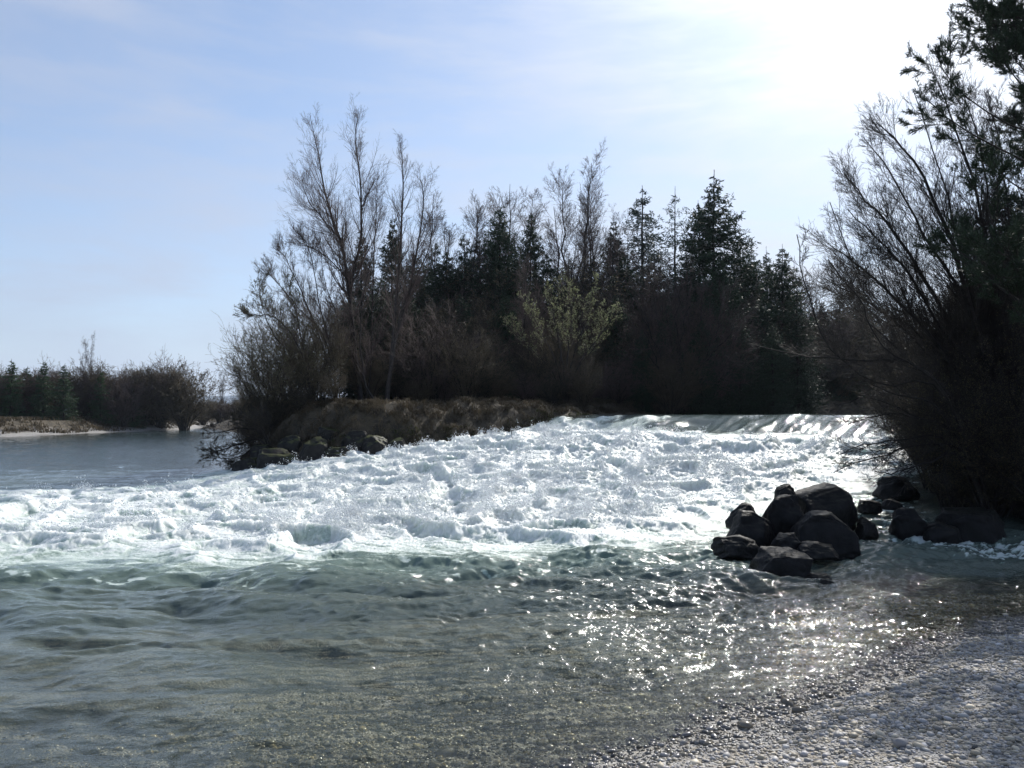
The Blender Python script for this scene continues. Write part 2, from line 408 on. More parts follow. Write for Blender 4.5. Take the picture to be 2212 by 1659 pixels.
# ---------------------------------------------------------------- spray thrown up by the rapid
def build_spray():
    octv = np.array([(1, 0, 0), (-1, 0, 0), (0, 1, 0), (0, -1, 0), (0, 0, 1), (0, 0, -1)], float)
    octf = np.array([(0, 2, 4), (2, 1, 4), (1, 3, 4), (3, 0, 4), (2, 0, 5), (1, 2, 5), (3, 1, 5), (0, 3, 5)])
    w = (RM > .5) & (np.abs(RX / RY) < .8) & (RY < 34)
    ii = np.flatnonzero(w.ravel())
    ro = RR.ravel()[ii]
    pw = np.clip(ro - np.quantile(ro, .70), 0, None) ** 1.5
    pw /= pw.sum()
    nb = 6500
    pick = RNG.choice(ii, nb, p=pw)
    base = np.stack([RX.ravel()[pick], RY.ravel()[pick], RZ.ravel()[pick]], -1)
    big = np.ones(nb)
    extra = []
    for (u, v, d, k) in [(1403, 930, 26.5, 2.2), (1200, 915, 31, 1.7), (1240, 925, 30.5, 1.4), (1170, 918, 31.5, 1.5), (650, 1020, 27.5, 1.6), (620, 1025, 27.5, 1.3), (85, 1060, 24, 1.0), (190, 1056, 24.4, 1.0), (1000, 955, 29, 1.2), (860, 980, 28.5, 1.2), (1700, 945, 24, 1.2), (1790, 960, 22.5, 1.4)]:
        p = P(u, v, d)
        for _ in range(28):
            extra.append((p[0] + random.gauss(0, .18), p[1] + random.gauss(0, .2), 0, k))
    ex = np.array(extra); ez = water_fields(ex[:, 0], ex[:, 1])[0]
    base = np.concatenate([base, np.stack([ex[:, 0], ex[:, 1], ez], -1)]); big = np.concatenate([big, ex[:, 3]])
    nb = len(base); n = 15
    vel = np.stack([RNG.normal(-.35, .5, nb), RNG.normal(-.35, .5, nb), np.abs(RNG.normal(1.0, .55, nb))], -1) * big[:, None]
    t = RNG.uniform(.02, .22, (nb, n))
    pos = base[:, None] + vel[:, None] * t[..., None] + RNG.normal(0, .035, (nb, n, 3))
    pos[..., 2] -= 4.9 * t ** 2 * .6
    r = RNG.lognormal(math.log(.0062), .45, (nb, n)) * (.7 + .3 * base[:, None, 1] / 15)
    pos = pos.reshape(-1, 3); r = np.clip(r.reshape(-1), .003, .024)
    str_ = RNG.uniform(.7, 1.6, (len(r), 3)); 
    V = (pos[:, None] + octv[None] * r[:, None, None] * str_[:, None]).reshape(-1, 3)
    Fc = (np.arange(len(r)) * 6)[:, None, None] + octf[None]
    me = make_mesh('spray', V, [Fc.reshape(-1, 3)])
    m, nt, out = new_mat('spray_drops'); q = N(nt)
    a = q.n('BsdfDiffuse', Color=(.9, .93, .95, 1)); b = q.n('BsdfTranslucent', Color=(.9, .93, .95, 1)); c = q.n('BsdfGlossy', Color=(1, 1, 1, 1), Roughness=.1)
    nt.links.new(q.mixs(.12, q.mixs(.5, a.outputs[0], b.outputs[0]), c.outputs[0]), out.inputs[0])
    tag(link('spray', me, m), 'white droplets thrown up above the foaming rapid', 'spray', kind='stuff')
build_spray()

# ---------------------------------------------------------------- pebbles of the beach
def build_pebbles():
    ph = (1 + 5 ** .5) / 2
    iv = np.array([(-1, ph, 0), (1, ph, 0), (-1, -ph, 0), (1, -ph, 0), (0, -1, ph), (0, 1, ph), (0, -1, -ph), (0, 1, -ph), (ph, 0, -1), (ph, 0, 1), (-ph, 0, -1), (-ph, 0, 1)], float)
    iv /= np.linalg.norm(iv[0])
    fc = np.array([(0, 11, 5), (0, 5, 1), (0, 1, 7), (0, 7, 10), (0, 10, 11), (1, 5, 9), (5, 11, 4), (11, 10, 2), (10, 7, 6), (7, 1, 8), (3, 9, 4), (3, 4, 2), (3, 2, 6), (3, 6, 8), (3, 8, 9), (4, 9, 5), (2, 4, 11), (6, 2, 10), (8, 6, 7), (9, 8, 1)])
    n0 = 520000
    y = RNG.uniform(3.4, 14.5, n0); x = RNG.uniform(-.8, .8, n0) * y
    keepd = RNG.uniform(0, 1, n0) < y / 14.5
    x, y = x[keepd], y[keepd]
    g, b, land, si, sl, sr = terrain(x, y)
    k = (RNG.uniform(0, 1, len(x)) < np.where(sr > -.15, 1.0, .5 * ss(-3.6, -.3, sr))) & (y < 13)
    x, y, g, sr = x[k], y[k], g[k], sr[k]
    n = min(len(x), 190000); x, y, g, sr = x[:n], y[:n], g[:n], sr[:n]
    r = np.clip(RNG.lognormal(math.log(.0078), .58, n), .004, .035)
    r = r * np.where(sr < -.15, 1.25, 1) * np.where(RNG.uniform(0, 1, n) < .012, 1.9, 1)
    sc = np.stack([r * RNG.uniform(.9, 1.5, n), r * RNG.uniform(.75, 1.1, n), r * RNG.uniform(.4, .75, n)], -1)
    az = RNG.uniform(0, 6.283, n); tl = RNG.normal(0, .22, n)
    L = iv[None] * sc[:, None] * (1 + RNG.normal(0, .09, (n, 12, 1)))
    cz, sz, ct, st = np.cos(az), np.sin(az), np.cos(tl), np.sin(tl)
    x1 = L[..., 0] * ct[:, None] - L[..., 2] * st[:, None]; z1 = L[..., 0] * st[:, None] + L[..., 2] * ct[:, None]
    x2 = x1 * cz[:, None] - L[..., 1] * sz[:, None]; y2 = x1 * sz[:, None] + L[..., 1] * cz[:, None]
    V = np.stack([x2 + x[:, None], y2 + y[:, None], z1 + (g + sc[:, 2] * .35)[:, None]], -1).reshape(-1, 3)
    Fc = ((np.arange(n) * 12)[:, None, None] + fc[None]).reshape(-1, 3)
    val = np.clip(RNG.normal(.28, .08, n), .07, .6); wh = RNG.uniform(0, 1, n) < .06; val[wh] = RNG.uniform(.45, .62, wh.sum())
    hue = RNG.uniform(0, 1, n)
    c = np.stack([val * (1 + .12 * (hue > .6)), val * (1 + .02 * (hue > .6)), val * (1 - .18 * (hue > .6) + .05 * (hue < .25)), np.ones(n)], -1)
    wet = ss(.15, .05, g - water_h(x, y) + .05 * pn(x * 2, y * 2, 91))
    c[:, :3] *= np.where((sr < -.25)[:, None], np.array([1.0, .90, .62]) * (1 - .65 * ss(.0, .5, fbm(x * .9, y * 2.4, 95, 3)))[:, None], np.array([1.05, 1.0, .93]))  # olive underwater stones; their dark patches also paint in tree reflections
    c[:, :3] *= lerp(1, np.where(sr > -.2, .40, .95), wet)[:, None]
    C = np.repeat(c, 12, 0); W = np.repeat(wet, 12)
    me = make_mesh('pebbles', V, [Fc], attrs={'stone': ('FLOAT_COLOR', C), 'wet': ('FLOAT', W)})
    m, nt, out = new_mat('river_pebbles'); q = N(nt)
    cc = q.n('Attribute', _attribute_name='stone').outputs['Color']; ww = q.n('Attribute', _attribute_name='wet').outputs['Fac']
    bs = q.n('BsdfPrincipled', **{'Base Color': cc, 'Roughness': q.math('SUBTRACT', .6, q.math('MULTIPLY', ww, .45)), 'Specular IOR Level': .5})
    nt.links.new(bs.outputs[0], out.inputs[0])
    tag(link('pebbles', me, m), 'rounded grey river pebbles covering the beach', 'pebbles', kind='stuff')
build_pebbles()

# ---------------------------------------------------------------- plants: strands and tubes
def grow(Pp, Rp, n, t0, t1, L, ang, K, up=.5, wig=.12, rr=.55, rmin=.004, lf=None, angv=.25, bias=None, rel=0):
    """n children on every parent strand; vectorised"""
    Np, K0, _ = Pp.shape
    T = RNG.uniform(t0, t1, (Np, n)); f = T * (K0 - 1); i = np.minimum(f.astype(int), K0 - 2); fr = (f - i)[..., None]
    ar = np.arange(Np)[:, None]
    a, b = Pp[ar, i], Pp[ar, i + 1]
    base = a + (b - a) * fr
    tan = b - a; tan /= np.linalg.norm(tan, axis=-1, keepdims=True) + 1e-9
    rb = Rp[ar, i] * (1 - fr[..., 0]) + Rp[ar, i + 1] * fr[..., 0]
    rv = RNG.normal(0, 1, tan.shape)
    if bias is not None: rv = rv + bias
    perp = rv - (rv * tan).sum(-1, keepdims=True) * tan; perp /= np.linalg.norm(perp, axis=-1, keepdims=True) + 1e-9
    an = ang * (1 + RNG.normal(0, angv, T.shape))[..., None]
    d = tan * np.cos(an) + perp * np.sin(an)
    if rel: L = rel * np.linalg.norm(np.diff(Pp, axis=1), axis=-1).sum(1)[:, None]
    ln = L * (lf(T) if lf else 1) * RNG.uniform(.6, 1.15, T.shape)
    if np.ndim(ln) == 2: ln = ln[..., None]
    pts = [base]; dd = d; step = ln / (K - 1)
    upv = np.array([0, 0, 1.0])
    for k in range(K - 1):
        pts.append(pts[-1] + dd * step)
        dd = dd + upv * up / (K - 1) + RNG.normal(0, wig, dd.shape)
        dd = dd / (np.linalg.norm(dd, axis=-1, keepdims=True) + 1e-9)
    C = np.stack(pts, 2).reshape(-1, K, 3)
    r0 = np.maximum(rb * rr, rmin)
    tp = np.linspace(0, 1, K)
    Rr = np.maximum(r0[..., None] * (1 - .75 * tp), rmin * .8).reshape(-1, K)
    return C, Rr
def tubes(strands, sides=3):
    Vs, Fs, off = [], [], 0
    for Pp, Rp in strands:
        if not len(Pp): continue
        Nn, K, _ = Pp.shape
        sd = sides if Rp.max() < .03 else 6
        T = np.gradient(Pp, axis=1); T /= np.linalg.norm(T, axis=-1, keepdims=True) + 1e-9
        ref = np.array([.31, .87, .38]); ref = ref / np.linalg.norm(ref)
        a = np.cross(T, ref); a /= np.linalg.norm(a, axis=-1, keepdims=True) + 1e-9
        b = np.cross(T, a)
        th = np.arange(sd) * 2 * np.pi / sd
        ring = Pp[:, :, None] + Rp[:, :, None, None] * (a[:, :, None] * np.cos(th)[None, None, :, None] + b[:, :, None] * np.sin(th)[None, None, :, None])
        Vs.append(ring.reshape(-1, 3))
        idx = off + np.arange(Nn * K * sd).reshape(Nn, K, sd)
        nx = np.roll(idx, -1, 2)
        Fs.append(np.stack([idx[:, :-1], nx[:, :-1], nx[:, 1:], idx[:, 1:]], -1).reshape(-1, 4))
        off += Nn * K * sd
    return np.concatenate(Vs), Fs
def tube_mesh(name, strands, sides=3):
    V, Fs = tubes(strands, sides); return make_mesh(name, V, Fs)
def guides(polys, K=14, jit=.0):
    """polys: list of (points list, r0, r1) -> strands"""
    Ps, Rs = [], []
    for pts, r0, r1 in polys:
        pts = np.array(pts, float)
        # Catmull-Rom resample
        n = len(pts); ext = np.vstack([2 * pts[0] - pts[1], pts, 2 * pts[-1] - pts[-2]])
        out = []
        for t in np.linspace(0, n - 1, K):
            i = min(int(t), n - 2); f = t - i
            p0, p1, p2, p3 = ext[i], ext[i + 1], ext[i + 2], ext[i + 3]
            out.append(.5 * ((2 * p1) + (-p0 + p2) * f + (2 * p0 - 5 * p1 + 4 * p2 - p3) * f * f + (-p0 + 3 * p1 - 3 * p2 + p3) * f ** 3))
        out = np.array(out); out[1:] += RNG.normal(0, jit, (K - 1, 3))
        Ps.append(out); Rs.append(r0 + (r1 - r0) * np.linspace(0, 1, K) ** .8)
    return np.array(Ps), np.array(Rs)
def flakes(strands, per, ln, wd, splay=.5, droop=0.0, t0=0.1):
    """small needle / leaf quads along strands"""
    Vs = []
    for Pp, Rp in strands:
        Nn, K, _ = Pp.shape
        T = RNG.uniform(t0, 1, (Nn, per)); f = T * (K - 1); i = np.minimum(f.astype(int), K - 2); fr = (f - i)[..., None]
        ar = np.arange(Nn)[:, None]; a, b = Pp[ar, i], Pp[ar, i + 1]
        base = (a + (b - a) * fr).reshape(-1, 3)
        d = (b - a).reshape(-1, 3); d /= np.linalg.norm(d, axis=-1, keepdims=True) + 1e-9
        d = d + RNG.normal(0, splay, d.shape); d[:, 2] -= droop; d /= np.linalg.norm(d, axis=-1, keepdims=True)
        s = np.cross(d, RNG.normal(0, 1, d.shape)); s /= np.linalg.norm(s, axis=-1, keepdims=True) + 1e-9
        l = ln * RNG.uniform(.6, 1.3, (len(d), 1)); w = wd * RNG.uniform(.6, 1.3, (len(d), 1))
        Vs.append(np.stack([base - s * w * .25, base + d * l * .5 - s * w * .5, base + d * l, base + d * l * .5 + s * w * .5], 1).reshape(-1, 3))
    V = np.concatenate(Vs); return V, np.arange(len(V)).reshape(-1, 4)
def flake_mesh(name, *a, **k):
    V, Fq = flakes(*a, **k); return make_mesh(name, V, [Fq], smooth=False)

# ---------------------------------------------------------------- tree kinds (local, base at origin)
def spruce_kind(H, Rb, nb, mat, dense=1.0, sparse_top=False):
    K = 14
    tr = guides([([(0, 0, -.4), (0, 0, H * .3), (RNG.normal(0, .05), RNG.normal(0, .05), H * .7), (0, 0, H)], H * .011 + .03, .012)], K, .01)
    nw = int(H / .36); pw = (1 - (np.arange(nw) + .5) / nw) ** .40; wi = RNG.choice(nw, nb, p=pw / pw.sum())
    wt_ = (np.arange(nw) + RNG.uniform(-.25, .25, nw)) * .36 / H; wf = RNG.uniform(.72, 1.12, nw)
    t = np.clip(wt_[wi] + RNG.normal(0, .0035, nb), .02, .985)
    az = RNG.uniform(0, 6.283, nb)
    gone = 1 - .45 * np.clip(np.sin(az + wi * .7), 0, 1) ** 3
    L = Rb * 1.1 * np.tanh(.40 * (H * (1 - t) + .05) / Rb) * wf[wi] * gone * RNG.uniform(.6, 1.08, nb) + .02
    slope = lerp(-.5, .45, t ** 3) + RNG.normal(0, .08, nb)
    d = np.stack([np.cos(az), np.sin(az), slope], -1); d /= np.linalg.norm(d, axis=-1, keepdims=True)
    pts = [np.stack([0 * t, 0 * t, t * H], -1)]
    Kb = 6
    for k in range(Kb - 1):
        pts.append(pts[-1] + d * (L / (Kb - 1))[:, None])
        d = d + np.array([0, 0, .06 + .06 * k]) + RNG.normal(0, .05, d.shape); d /= np.linalg.norm(d, axis=-1, keepdims=True)
    Bp = np.stack(pts, 1); Br = np.linspace(1, .3, Kb)[None] * (.008 + .012 * L / Rb)[:, None]
    side = grow(Bp, Br, int(11 * dense), .15, 1, 1.0, 1.0, 3, up=-.35, wig=.08, rmin=.003, lf=None)
    Sp, Sr = side
    # shorten side twigs with branch length
    ll = np.repeat(np.clip(L / Rb, 0, 1), int(11 * dense)); root = Sp[:, :1]
    Sp = root + (Sp - root) * (.05 + .42 * ll)[:, None, None]
    kp = RNG.uniform(0, 1, len(ll)) < .10 + 2.4 * ll
    Sp, Sr = Sp[kp], Sr[kp]
    lo, hi = L < .8, L >= .8
    return dict(trunk=(tube_mesh('trunk', [tr, (Bp, Br)], 6), M['bark_dark']),
                crown=(join_flakes('crown', [(Sp, Sr, int(6 * dense), .17, .05, .45, .25), (Bp[hi], Br[hi], int(26 * dense), .13, .042, .6, .15), (Bp[lo], Br[lo], int(18 * dense), .11, .036, .5, .05), (tr[0][:, -3:], tr[1][:, -3:], 30, .07, .02, .6, -.5)]), mat)), H
def join_flakes(name, lst):
    Vs = [flakes([(a, b)], per, l, w, sp, dr)[0] for a, b, per, l, w, sp, dr in lst]
    V = np.concatenate(Vs); return make_mesh(name, V, [np.arange(len(V)).reshape(-1, 4)], smooth=False)
def thing_from(name, parts, label, cat, group=None, loc=(0, 0, 0)):
    r = empty(name, loc)
    for pn_, (me, mat) in parts.items(): link(pn_, me, mat, r)
    return tag(r, label, cat, group)

def bare_kind(H, spread, stems, n1, n2, n3, L1, mats=('bark', 'twig'), ang=.55, up=.9, lean=0, t0=.22, rk=1.0, buds=None, n4=0, rmin=.0055):
    polys = []
    for s in range(stems):
        az = random.uniform(0, 6.28); sp = spread * random.uniform(.3, 1) * (stems > 1)
        h = H * random.uniform(.72, 1) if s else H
        polys.append(([(0, 0, -.4), (math.cos(az) * sp * .25, math.sin(az) * sp * .25, h * .3), (math.cos(az) * sp * .7 + lean * .5, math.sin(az) * sp * .7, h * .65), (math.cos(az) * sp + lean, math.sin(az) * sp, h)], H * .0085 * rk + .01, .01))
    tr = guides(polys, 14, H * .004)
    b1 = grow(*tr, n1, t0, .99, L1, ang, 8, up=up * .8, wig=.05, rr=.42, rmin=rmin + .001, lf=lambda T: 1.15 - .7 * T)
    b2 = grow(*b1, n2, .12, 1, 0, .55, 5, rel=.46, up=up * .4, wig=.08, rr=.55, rmin=rmin, lf=lambda T: 1.1 - .6 * T)
    st = [b1, b2]
    b3 = grow(*b2, n3, .12, 1, 0, .6, 4, rel=.48, up=up * .25, wig=.1, rr=.6, rmin=rmin * .85)
    st.append(b3)
    if n4: st.append(grow(*b3, n4, .2, 1, 0, .65, 3, rel=.5, up=.15, wig=.1, rr=.7, rmin=rmin * .8))
    parts = dict(trunk=(tube_mesh('trunk', [tr], 6), M[mats[0]]), crown=(tube_mesh('crown', st), M[mats[1]]))
    if buds:
        parts[buds[0]] = (flake_mesh(buds[0], [b3, b2], buds[2], buds[3], buds[4], buds[5]), M[buds[1]])
    return parts, H
def shrub_kind(H, W, stems, n1, n2, n3, mats=('bark', 'twig_brown'), leaf=None, up=.5, lw=.03, ll=.05, per=2, rmin=.006):
    polys = []
    for s in range(stems):
        az = random.uniform(0, 6.28); r = W * math.sqrt(random.uniform(.02, 1)); h = H * random.uniform(.6, 1) * (1 - .35 * (r / W) ** 2)
        b = .25 * r / W
        polys.append(([(math.cos(az) * b, math.sin(az) * b, -.3), (math.cos(az) * r * .35, math.sin(az) * r * .35, h * .4), (math.cos(az) * r * .75, math.sin(az) * r * .75, h * .75), (math.cos(az) * r, math.sin(az) * r, h)], .012 * H * .6 + .008, rmin))
    tr = guides(polys, 10, H * .012)
    b1 = grow(*tr, n1, .12, 1, H * .32, .6, 5, up=up, wig=.14, rr=.5, rmin=rmin)
    b2 = grow(*b1, n2, .1, 1, 0, .65, 4, rel=.5, up=up * .5, wig=.16, rr=.6, rmin=rmin * .9)
    b3 = grow(*b2, n3, .1, 1, 0, .65, 3, rel=.5, up=.15, wig=.16, rr=.7, rmin=rmin * .8)
    parts = dict(stems=(tube_mesh('stems', [tr]), M[mats[0]]), twigs=(tube_mesh('twigs', [b1, b2, b3]), M[mats[1]]))
    if leaf: parts[leaf[0]] = (flake_mesh(leaf[0], [b3, b2], per, ll, lw, leaf[2]), M[leaf[1]])
    return parts, H
def place(parts, H, name, u, vtop, d, label, cat, group=None, w=1.0, rot=None, sink=.0, store={}):
    """stand one plant of a kind so that it is d metres away and its tip reaches vtop"""
    p = P(u, vtop, d); gz = ground_z(p[0], p[1]) - sink
    key = id(parts)
    if key not in store:
        r = thing_from(name, parts, label, cat, group); store[key] = r
    else:
        r = copy_thing(store[key], label, cat)
        if group: r['group'] = group
        elif 'group' in r: del r['group']
    r.name = name
    k = (p[2] - gz) / H
    r.location = (p[0], p[1], gz); r.scale = (k * w, k * w, k)
    r.rotation_euler = (0, 0, random.uniform(0, 6.28) if rot is None else rot)
    return r

# ---- spruces of the wood
SP = [spruce_kind(14, 2.9, 680, M['spruce']), spruce_kind(14, 2.3, 620, M['spruce']), spruce_kind(14, 2.6, 620, M['spruce'], .9)]
SPP = spruce_kind(14, 2.2, 520, M['spruce_pale'], .75)
SPT = spruce_kind(14, 1.9, 300, M['spruce_pale'], .55)
gS = 'spruces standing in the island wood'
named = [
 (SP[0], 1543, 366, 46, 1.15, 'tallest dark spruce with a pointed open top, on the right of the wood'),
 (SP[1], 1508, 432, 48, .9, 'dark spruce close against the left side of the tallest spruce'),
 (SP[2], 1597, 500, 47, 1.05, 'dark spruce close against the right side of the tallest spruce'),
 (SPP, 1388, 400, 54, 1.15, 'pale bluish spruce with a rounded see-through top left of the thin one'),
 (SPT, 1458, 402, 53, .85, 'thin pale spruce with sparse short branches next to the tallest spruce'),
 (SP[1], 1325, 468, 51, .75, 'narrow spruce just right of the twin bare trees'),
 (SP[0], 1079, 428, 47, .85, 'broad spruce with a blunt top rising in the middle of the wood'),
 (SP[1], 1147, 452, 49, .7, 'slim spruce right of the broad blunt spruce'),
 (SP[2], 1002, 492, 47, .8, 'spruce left of the broad blunt spruce, a little lower'),
 (SP[0], 782, 487, 41, .75, 'dense rounded spruce behind the two tall bare stems'),
 (SP[1], 848, 462, 43, .75, 'dark pointed spruce with drooping side boughs behind the right tall bare tree'),
 (SP[2], 940, 510, 46, .8, 'small spruce with thin tip at the left part of the wood'),
 (SP[0], 1655, 532, 50, .8, 'left one of the two small spruce tips near the gap of sky'),
 (SP[1], 1690, 527, 48, 1.0, 'right one of the two small spruce tips near the gap of sky'),
 (SP[2], 1722, 615, 45, 1.1, 'low spruce at the right end of the island wood'),
 (SP[0], 1622, 525, 48, .8, 'spruce shoulder stepping down right of the tallest spruce'),
]
for (k, u, v, d, w, lab) in named: place(*k, 'spruce_tree', u, v, d, lab, 'spruce', gS, w * 1.2)
fill = [(905, 550, 44), (965, 548, 46), (1040, 520, 50), (1115, 530, 45), (1180, 555, 47), (1225, 560, 50), (1275, 560, 50), (1355, 560, 46), (1420, 540, 47), (1480, 560, 45), (1560, 560, 43), (820, 600, 40), (880, 640, 40),
        (760, 640, 39), (990, 640, 42), (1090, 640, 41), (1200, 700, 42), (1330, 640, 42), (1440, 660, 42), (1520, 700, 41), (1600, 680, 42), (1670, 700, 42), (1735, 740, 46), (1640, 640, 52), (1700, 640, 54), (1380, 720, 40), (1755, 700, 56), (1700, 760, 60), (1780, 660, 58), (1810, 640, 60), (1860, 640, 60)]
for i, (u, v, d) in enumerate(fill): place(*SP[i % 3], 'spruce_tree', u + random.uniform(-8, 8), v - 12, d, 'dark spruce filling the thick of the wood among its neighbours', 'spruce', gS + ', the indistinct ones', random.uniform(1.1, 1.5))

# ---- bare deciduous trees of the island
def px_tree(name, base, d, stems, label, n=(16, 9, 5), L=2.6, mats=('bark', 'twig'), r0=.13, cat='bare tree', group=None, ang=.5, up=1.0, t0=.25, tw=.006, extra=None, n4=0, dvar=.6):
    """a tree whose own stems follow given bends; (u, v) lists per stem, all at real distance d"""
    b = P(base[0], base[1], d); gz = ground_z(b[0], b[1]); o = np.array([b[0], b[1], gz])
    polys = []
    for st, rr in stems:
        dd = d + random.uniform(-dvar, dvar)
        pts = [np.array([0, 0, -.3])] + [P(u, v, d + (dd - d) * (i + 1) / len(st)) - o for i, (u, v) in enumerate(st)]
        polys.append((pts, r0 * rr, .009))
    tr = guides(polys, 18, .015)
    b1 = grow(*tr, n[0], t0, .95, L, ang, 9, up=up, wig=.045, rr=.4, rmin=tw + .0015, lf=lambda T: 1.2 - .88 * T)
    b2 = grow(*b1, n[1], .1, 1, 0, .55, 6, rel=.5, up=up * .3, wig=.05, rr=.55, rmin=tw, lf=lambda T: 1.1 - .5 * T)
    b3 = grow(*b2, n[2], .12, 1, 0, .5, 4, rel=.5, up=up * .2, wig=.06, rr=.6, rmin=tw * .85)
    ss_ = [b1, b2, b3]
    if n4: ss_.append(grow(*b3, n4, .15, 1, 0, .6, 3, rel=.5, up=.15, wig=.1, rr=.7, rmin=tw * .8))
    parts = dict(trunk=(tube_mesh('trunk', [tr], 6), M[mats[0]]), crown=(tube_mesh('crown', ss_), M[mats[1]]))
    if extra: parts[extra[0]] = (flake_mesh(extra[0], [b3, b2], extra[2], extra[3], extra[4], extra[5]), M[extra[1]])
    return thing_from(name, parts, label, cat, group, o)
px_tree('bare_tree', (783, 905), 36, [([(765, 760), (755, 640), (738, 530), (705, 430), (688, 330), (668, 245)], 1.15), ([(762, 720), (758, 610), (780, 520), (778, 400), (768, 300), (775, 240)], 1.0), ([(745, 560), (720, 500), (670, 440), (650, 380)], .5), ([(755, 640), (735, 585), (690, 545), (640, 520)], .5), ([(800, 800), (806, 600), (812, 480), (815, 385)], .45)],
        'tallest bare tree with two long leaning stems at the left of the wood', n=(42, 8, 4), L=3.0, n4=1, tw=.0036, ang=.55)
px_tree('bare_tree', (832, 905), 35, [([(845, 780), (858, 620), (868, 480), (870, 380), (866, 305)], 1.0), ([(850, 760), (880, 640), (905, 520), (915, 420), (905, 380)], .7), ([(860, 700), (900, 600), (930, 520), (937, 420)], .5), ([(790, 830), (778, 700), (800, 560), (826, 440)], .5)],
        'pointed bare tree with a fan of stems right of the tallest bare tree', n=(36, 8, 4), L=2.2, n4=1, tw=.0036)
px_tree('bare_tree', (730, 900), 35, [([(700, 760), (655, 640), (618, 560), (600, 540)], .8), ([(705, 740), (640, 660), (590, 600), (575, 590)], .6), ([(720, 780), (690, 660), (668, 540), (640, 500)], .7), ([(735, 800), (730, 700), (700, 600), (690, 520)], .5)],
        'lower bare tree fanning out to the left below the tallest one', n=(34, 8, 4), L=1.8, r0=.07, n4=1, tw=.0048, mats=('bark', 'twig'))
px_tree('bare_tree', (680, 900), 34, [([(650, 760), (600, 690), (555, 680), (540, 682)], .8), ([(640, 780), (590, 720), (560, 640), (570, 600)], .6), ([(660, 780), (640, 680), (620, 600)], .7)],
        'bare tree with a low bough bending out left over the bushes at the island tip', n=(30, 8, 4), L=1.5, r0=.06, n4=1, tw=.0048, extra=('buds', 'bud', 2, .04, .028, .8))
TW = [bare_kind(14, 2.2, 4, 40, 8, 5, 3.0, ang=.6, n4=1), bare_kind(14, 1.6, 3, 44, 9, 5, 2.9, ang=.6, n4=1), bare_kind(12, 3.0, 7, 30, 8, 4, 2.6, mats=('bark_dark', 'twig'), ang=.55, n4=1)]
place(*TW[1], 'bare_tree', 1240, 358, 50, 'left one of the twin tall bare trees behind the catkin bush', 'bare tree', None, 1.25, 0)
place(*TW[0], 'bare_tree', 1292, 372, 51, 'right one of the twin tall bare trees behind the catkin bush', 'bare tree', None, .9, 1)
gB = 'bare trees among the spruces'
for i, (u, v, d, lab) in enumerate([(1190, 440, 50, 'bare tree just left of the twin tall ones'), (1098, 405, 52, 'bare tree whose fine crown shows above the broad blunt spruce'), (1040, 440, 51, 'bare tree with a rounded crown left of the broad blunt spruce'), (985, 470, 50, 'bare tree at the left shoulder of the wood above small spruces'),
                                    (1340, 500, 48, 'bare tree below the narrow spruce right of the twin trees'), (1125, 560, 40, 'slender bare tree in front of the slim spruce'), (930, 500, 49, 'bare tree between the tall left trees and the wood'), (1420, 560, 44, 'brown bare tree below the thin pale spruce'), (1500, 600, 42, 'brown bare tree below the tallest spruce')]):
    place(*TW[(i + 2) % 3], 'bare_tree', u, v, d, lab, 'bare tree', gB, 1.3)

# ---- shrubs
SH = [shrub_kind(4, 2.0, 26, 9, 6, 4, ('bark_dark', 'twig_brown'), ('withered_leaves', 'dead_leaf', .9)), shrub_kind(4, 2.2, 24, 9, 6, 4, ('bark_dark', 'twig'), None), shrub_kind(4, 1.9, 24, 9, 6, 4, ('bark_dark', 'twig_dark'), ('withered_leaves', 'dead_leaf', .9), per=2)]
SHB = shrub_kind(4, 2.0, 24, 9, 6, 4, ('bark', 'twig_brown'), ('buds', 'bud', .8), per=2, ll=.035, lw=.022, up=.8)
gT = 'bare shrubs forming the undergrowth of the wood'
k = 0
for row, (d, vt, u0, u1, st) in enumerate([(37.5, 800, 900, 1460, 62), (39.5, 730, 880, 1560, 66), (42, 690, 820, 1700, 75), (46, 650, 840, 1740, 85), (52, 640, 800, 1900, 100)]):
    u = u0
    while u < u1:
        dd = d + random.uniform(-.8, .8) + (3.2 if u > 1330 else 0) + (4 if u > 1500 else 0)
        place(*SH[k % 3], 'shrub', u + random.uniform(-20, 20), vt + random.uniform(-35, 45), dd, 'leafless brown shrub in the tangled undergrowth below the spruces', 'shrub', gT, random.uniform(.9, 1.3)); k += 1
        u += st
for (u, v, d, w, kd, lab) in [
    (1455, 600, 41.5, .9, SH[1], 'large reddish brown shrub right of the catkin bush'), (1510, 690, 42, .9, SH[1], 'brown rounded shrub under the tallest spruce'),
    (930, 690, 38, 1.0, SH[1], 'dusky purple brown shrub right of the tall bare trees'), (1010, 720, 37.5, 1.0, SH[0], 'brown shrub above the middle of the grass bank'),
    (640, 655, 35.5, .9, SHB, 'tall budding bush with tiny pale leaves on the island tip'), (600, 720, 34.5, 1.0, SHB, 'budding bush on the left edge of the island tip'), (690, 690, 35, .9, SH[0], 'twiggy dark bush under the leaning bare trees'),
    (572, 775, 36, .7, SHB, 'low pale bush catching light at the far left of the island'), (550, 860, 35, .9, SH[2], 'dark low bush by the water at the island tip'), (590, 850, 33.5, 1.2, SH[2], 'dark bush above the tip boulders'), (650, 830, 33, 1.1, SH[2], 'dark bush in front of the budding bush'),
    (720, 800, 33.5, 1.0, SH[0], 'tangled bush round the foot of the tallest bare tree'), (800, 770, 36.5, 1.0, SH[0], 'tangled bush behind the feet of the tall bare trees'), (860, 760, 37.5, 1.0, SH[2], 'dark bush at the left end of the grass bank')]:
    place(*kd, 'shrub', u, v, d, lab, 'shrub', None, w)
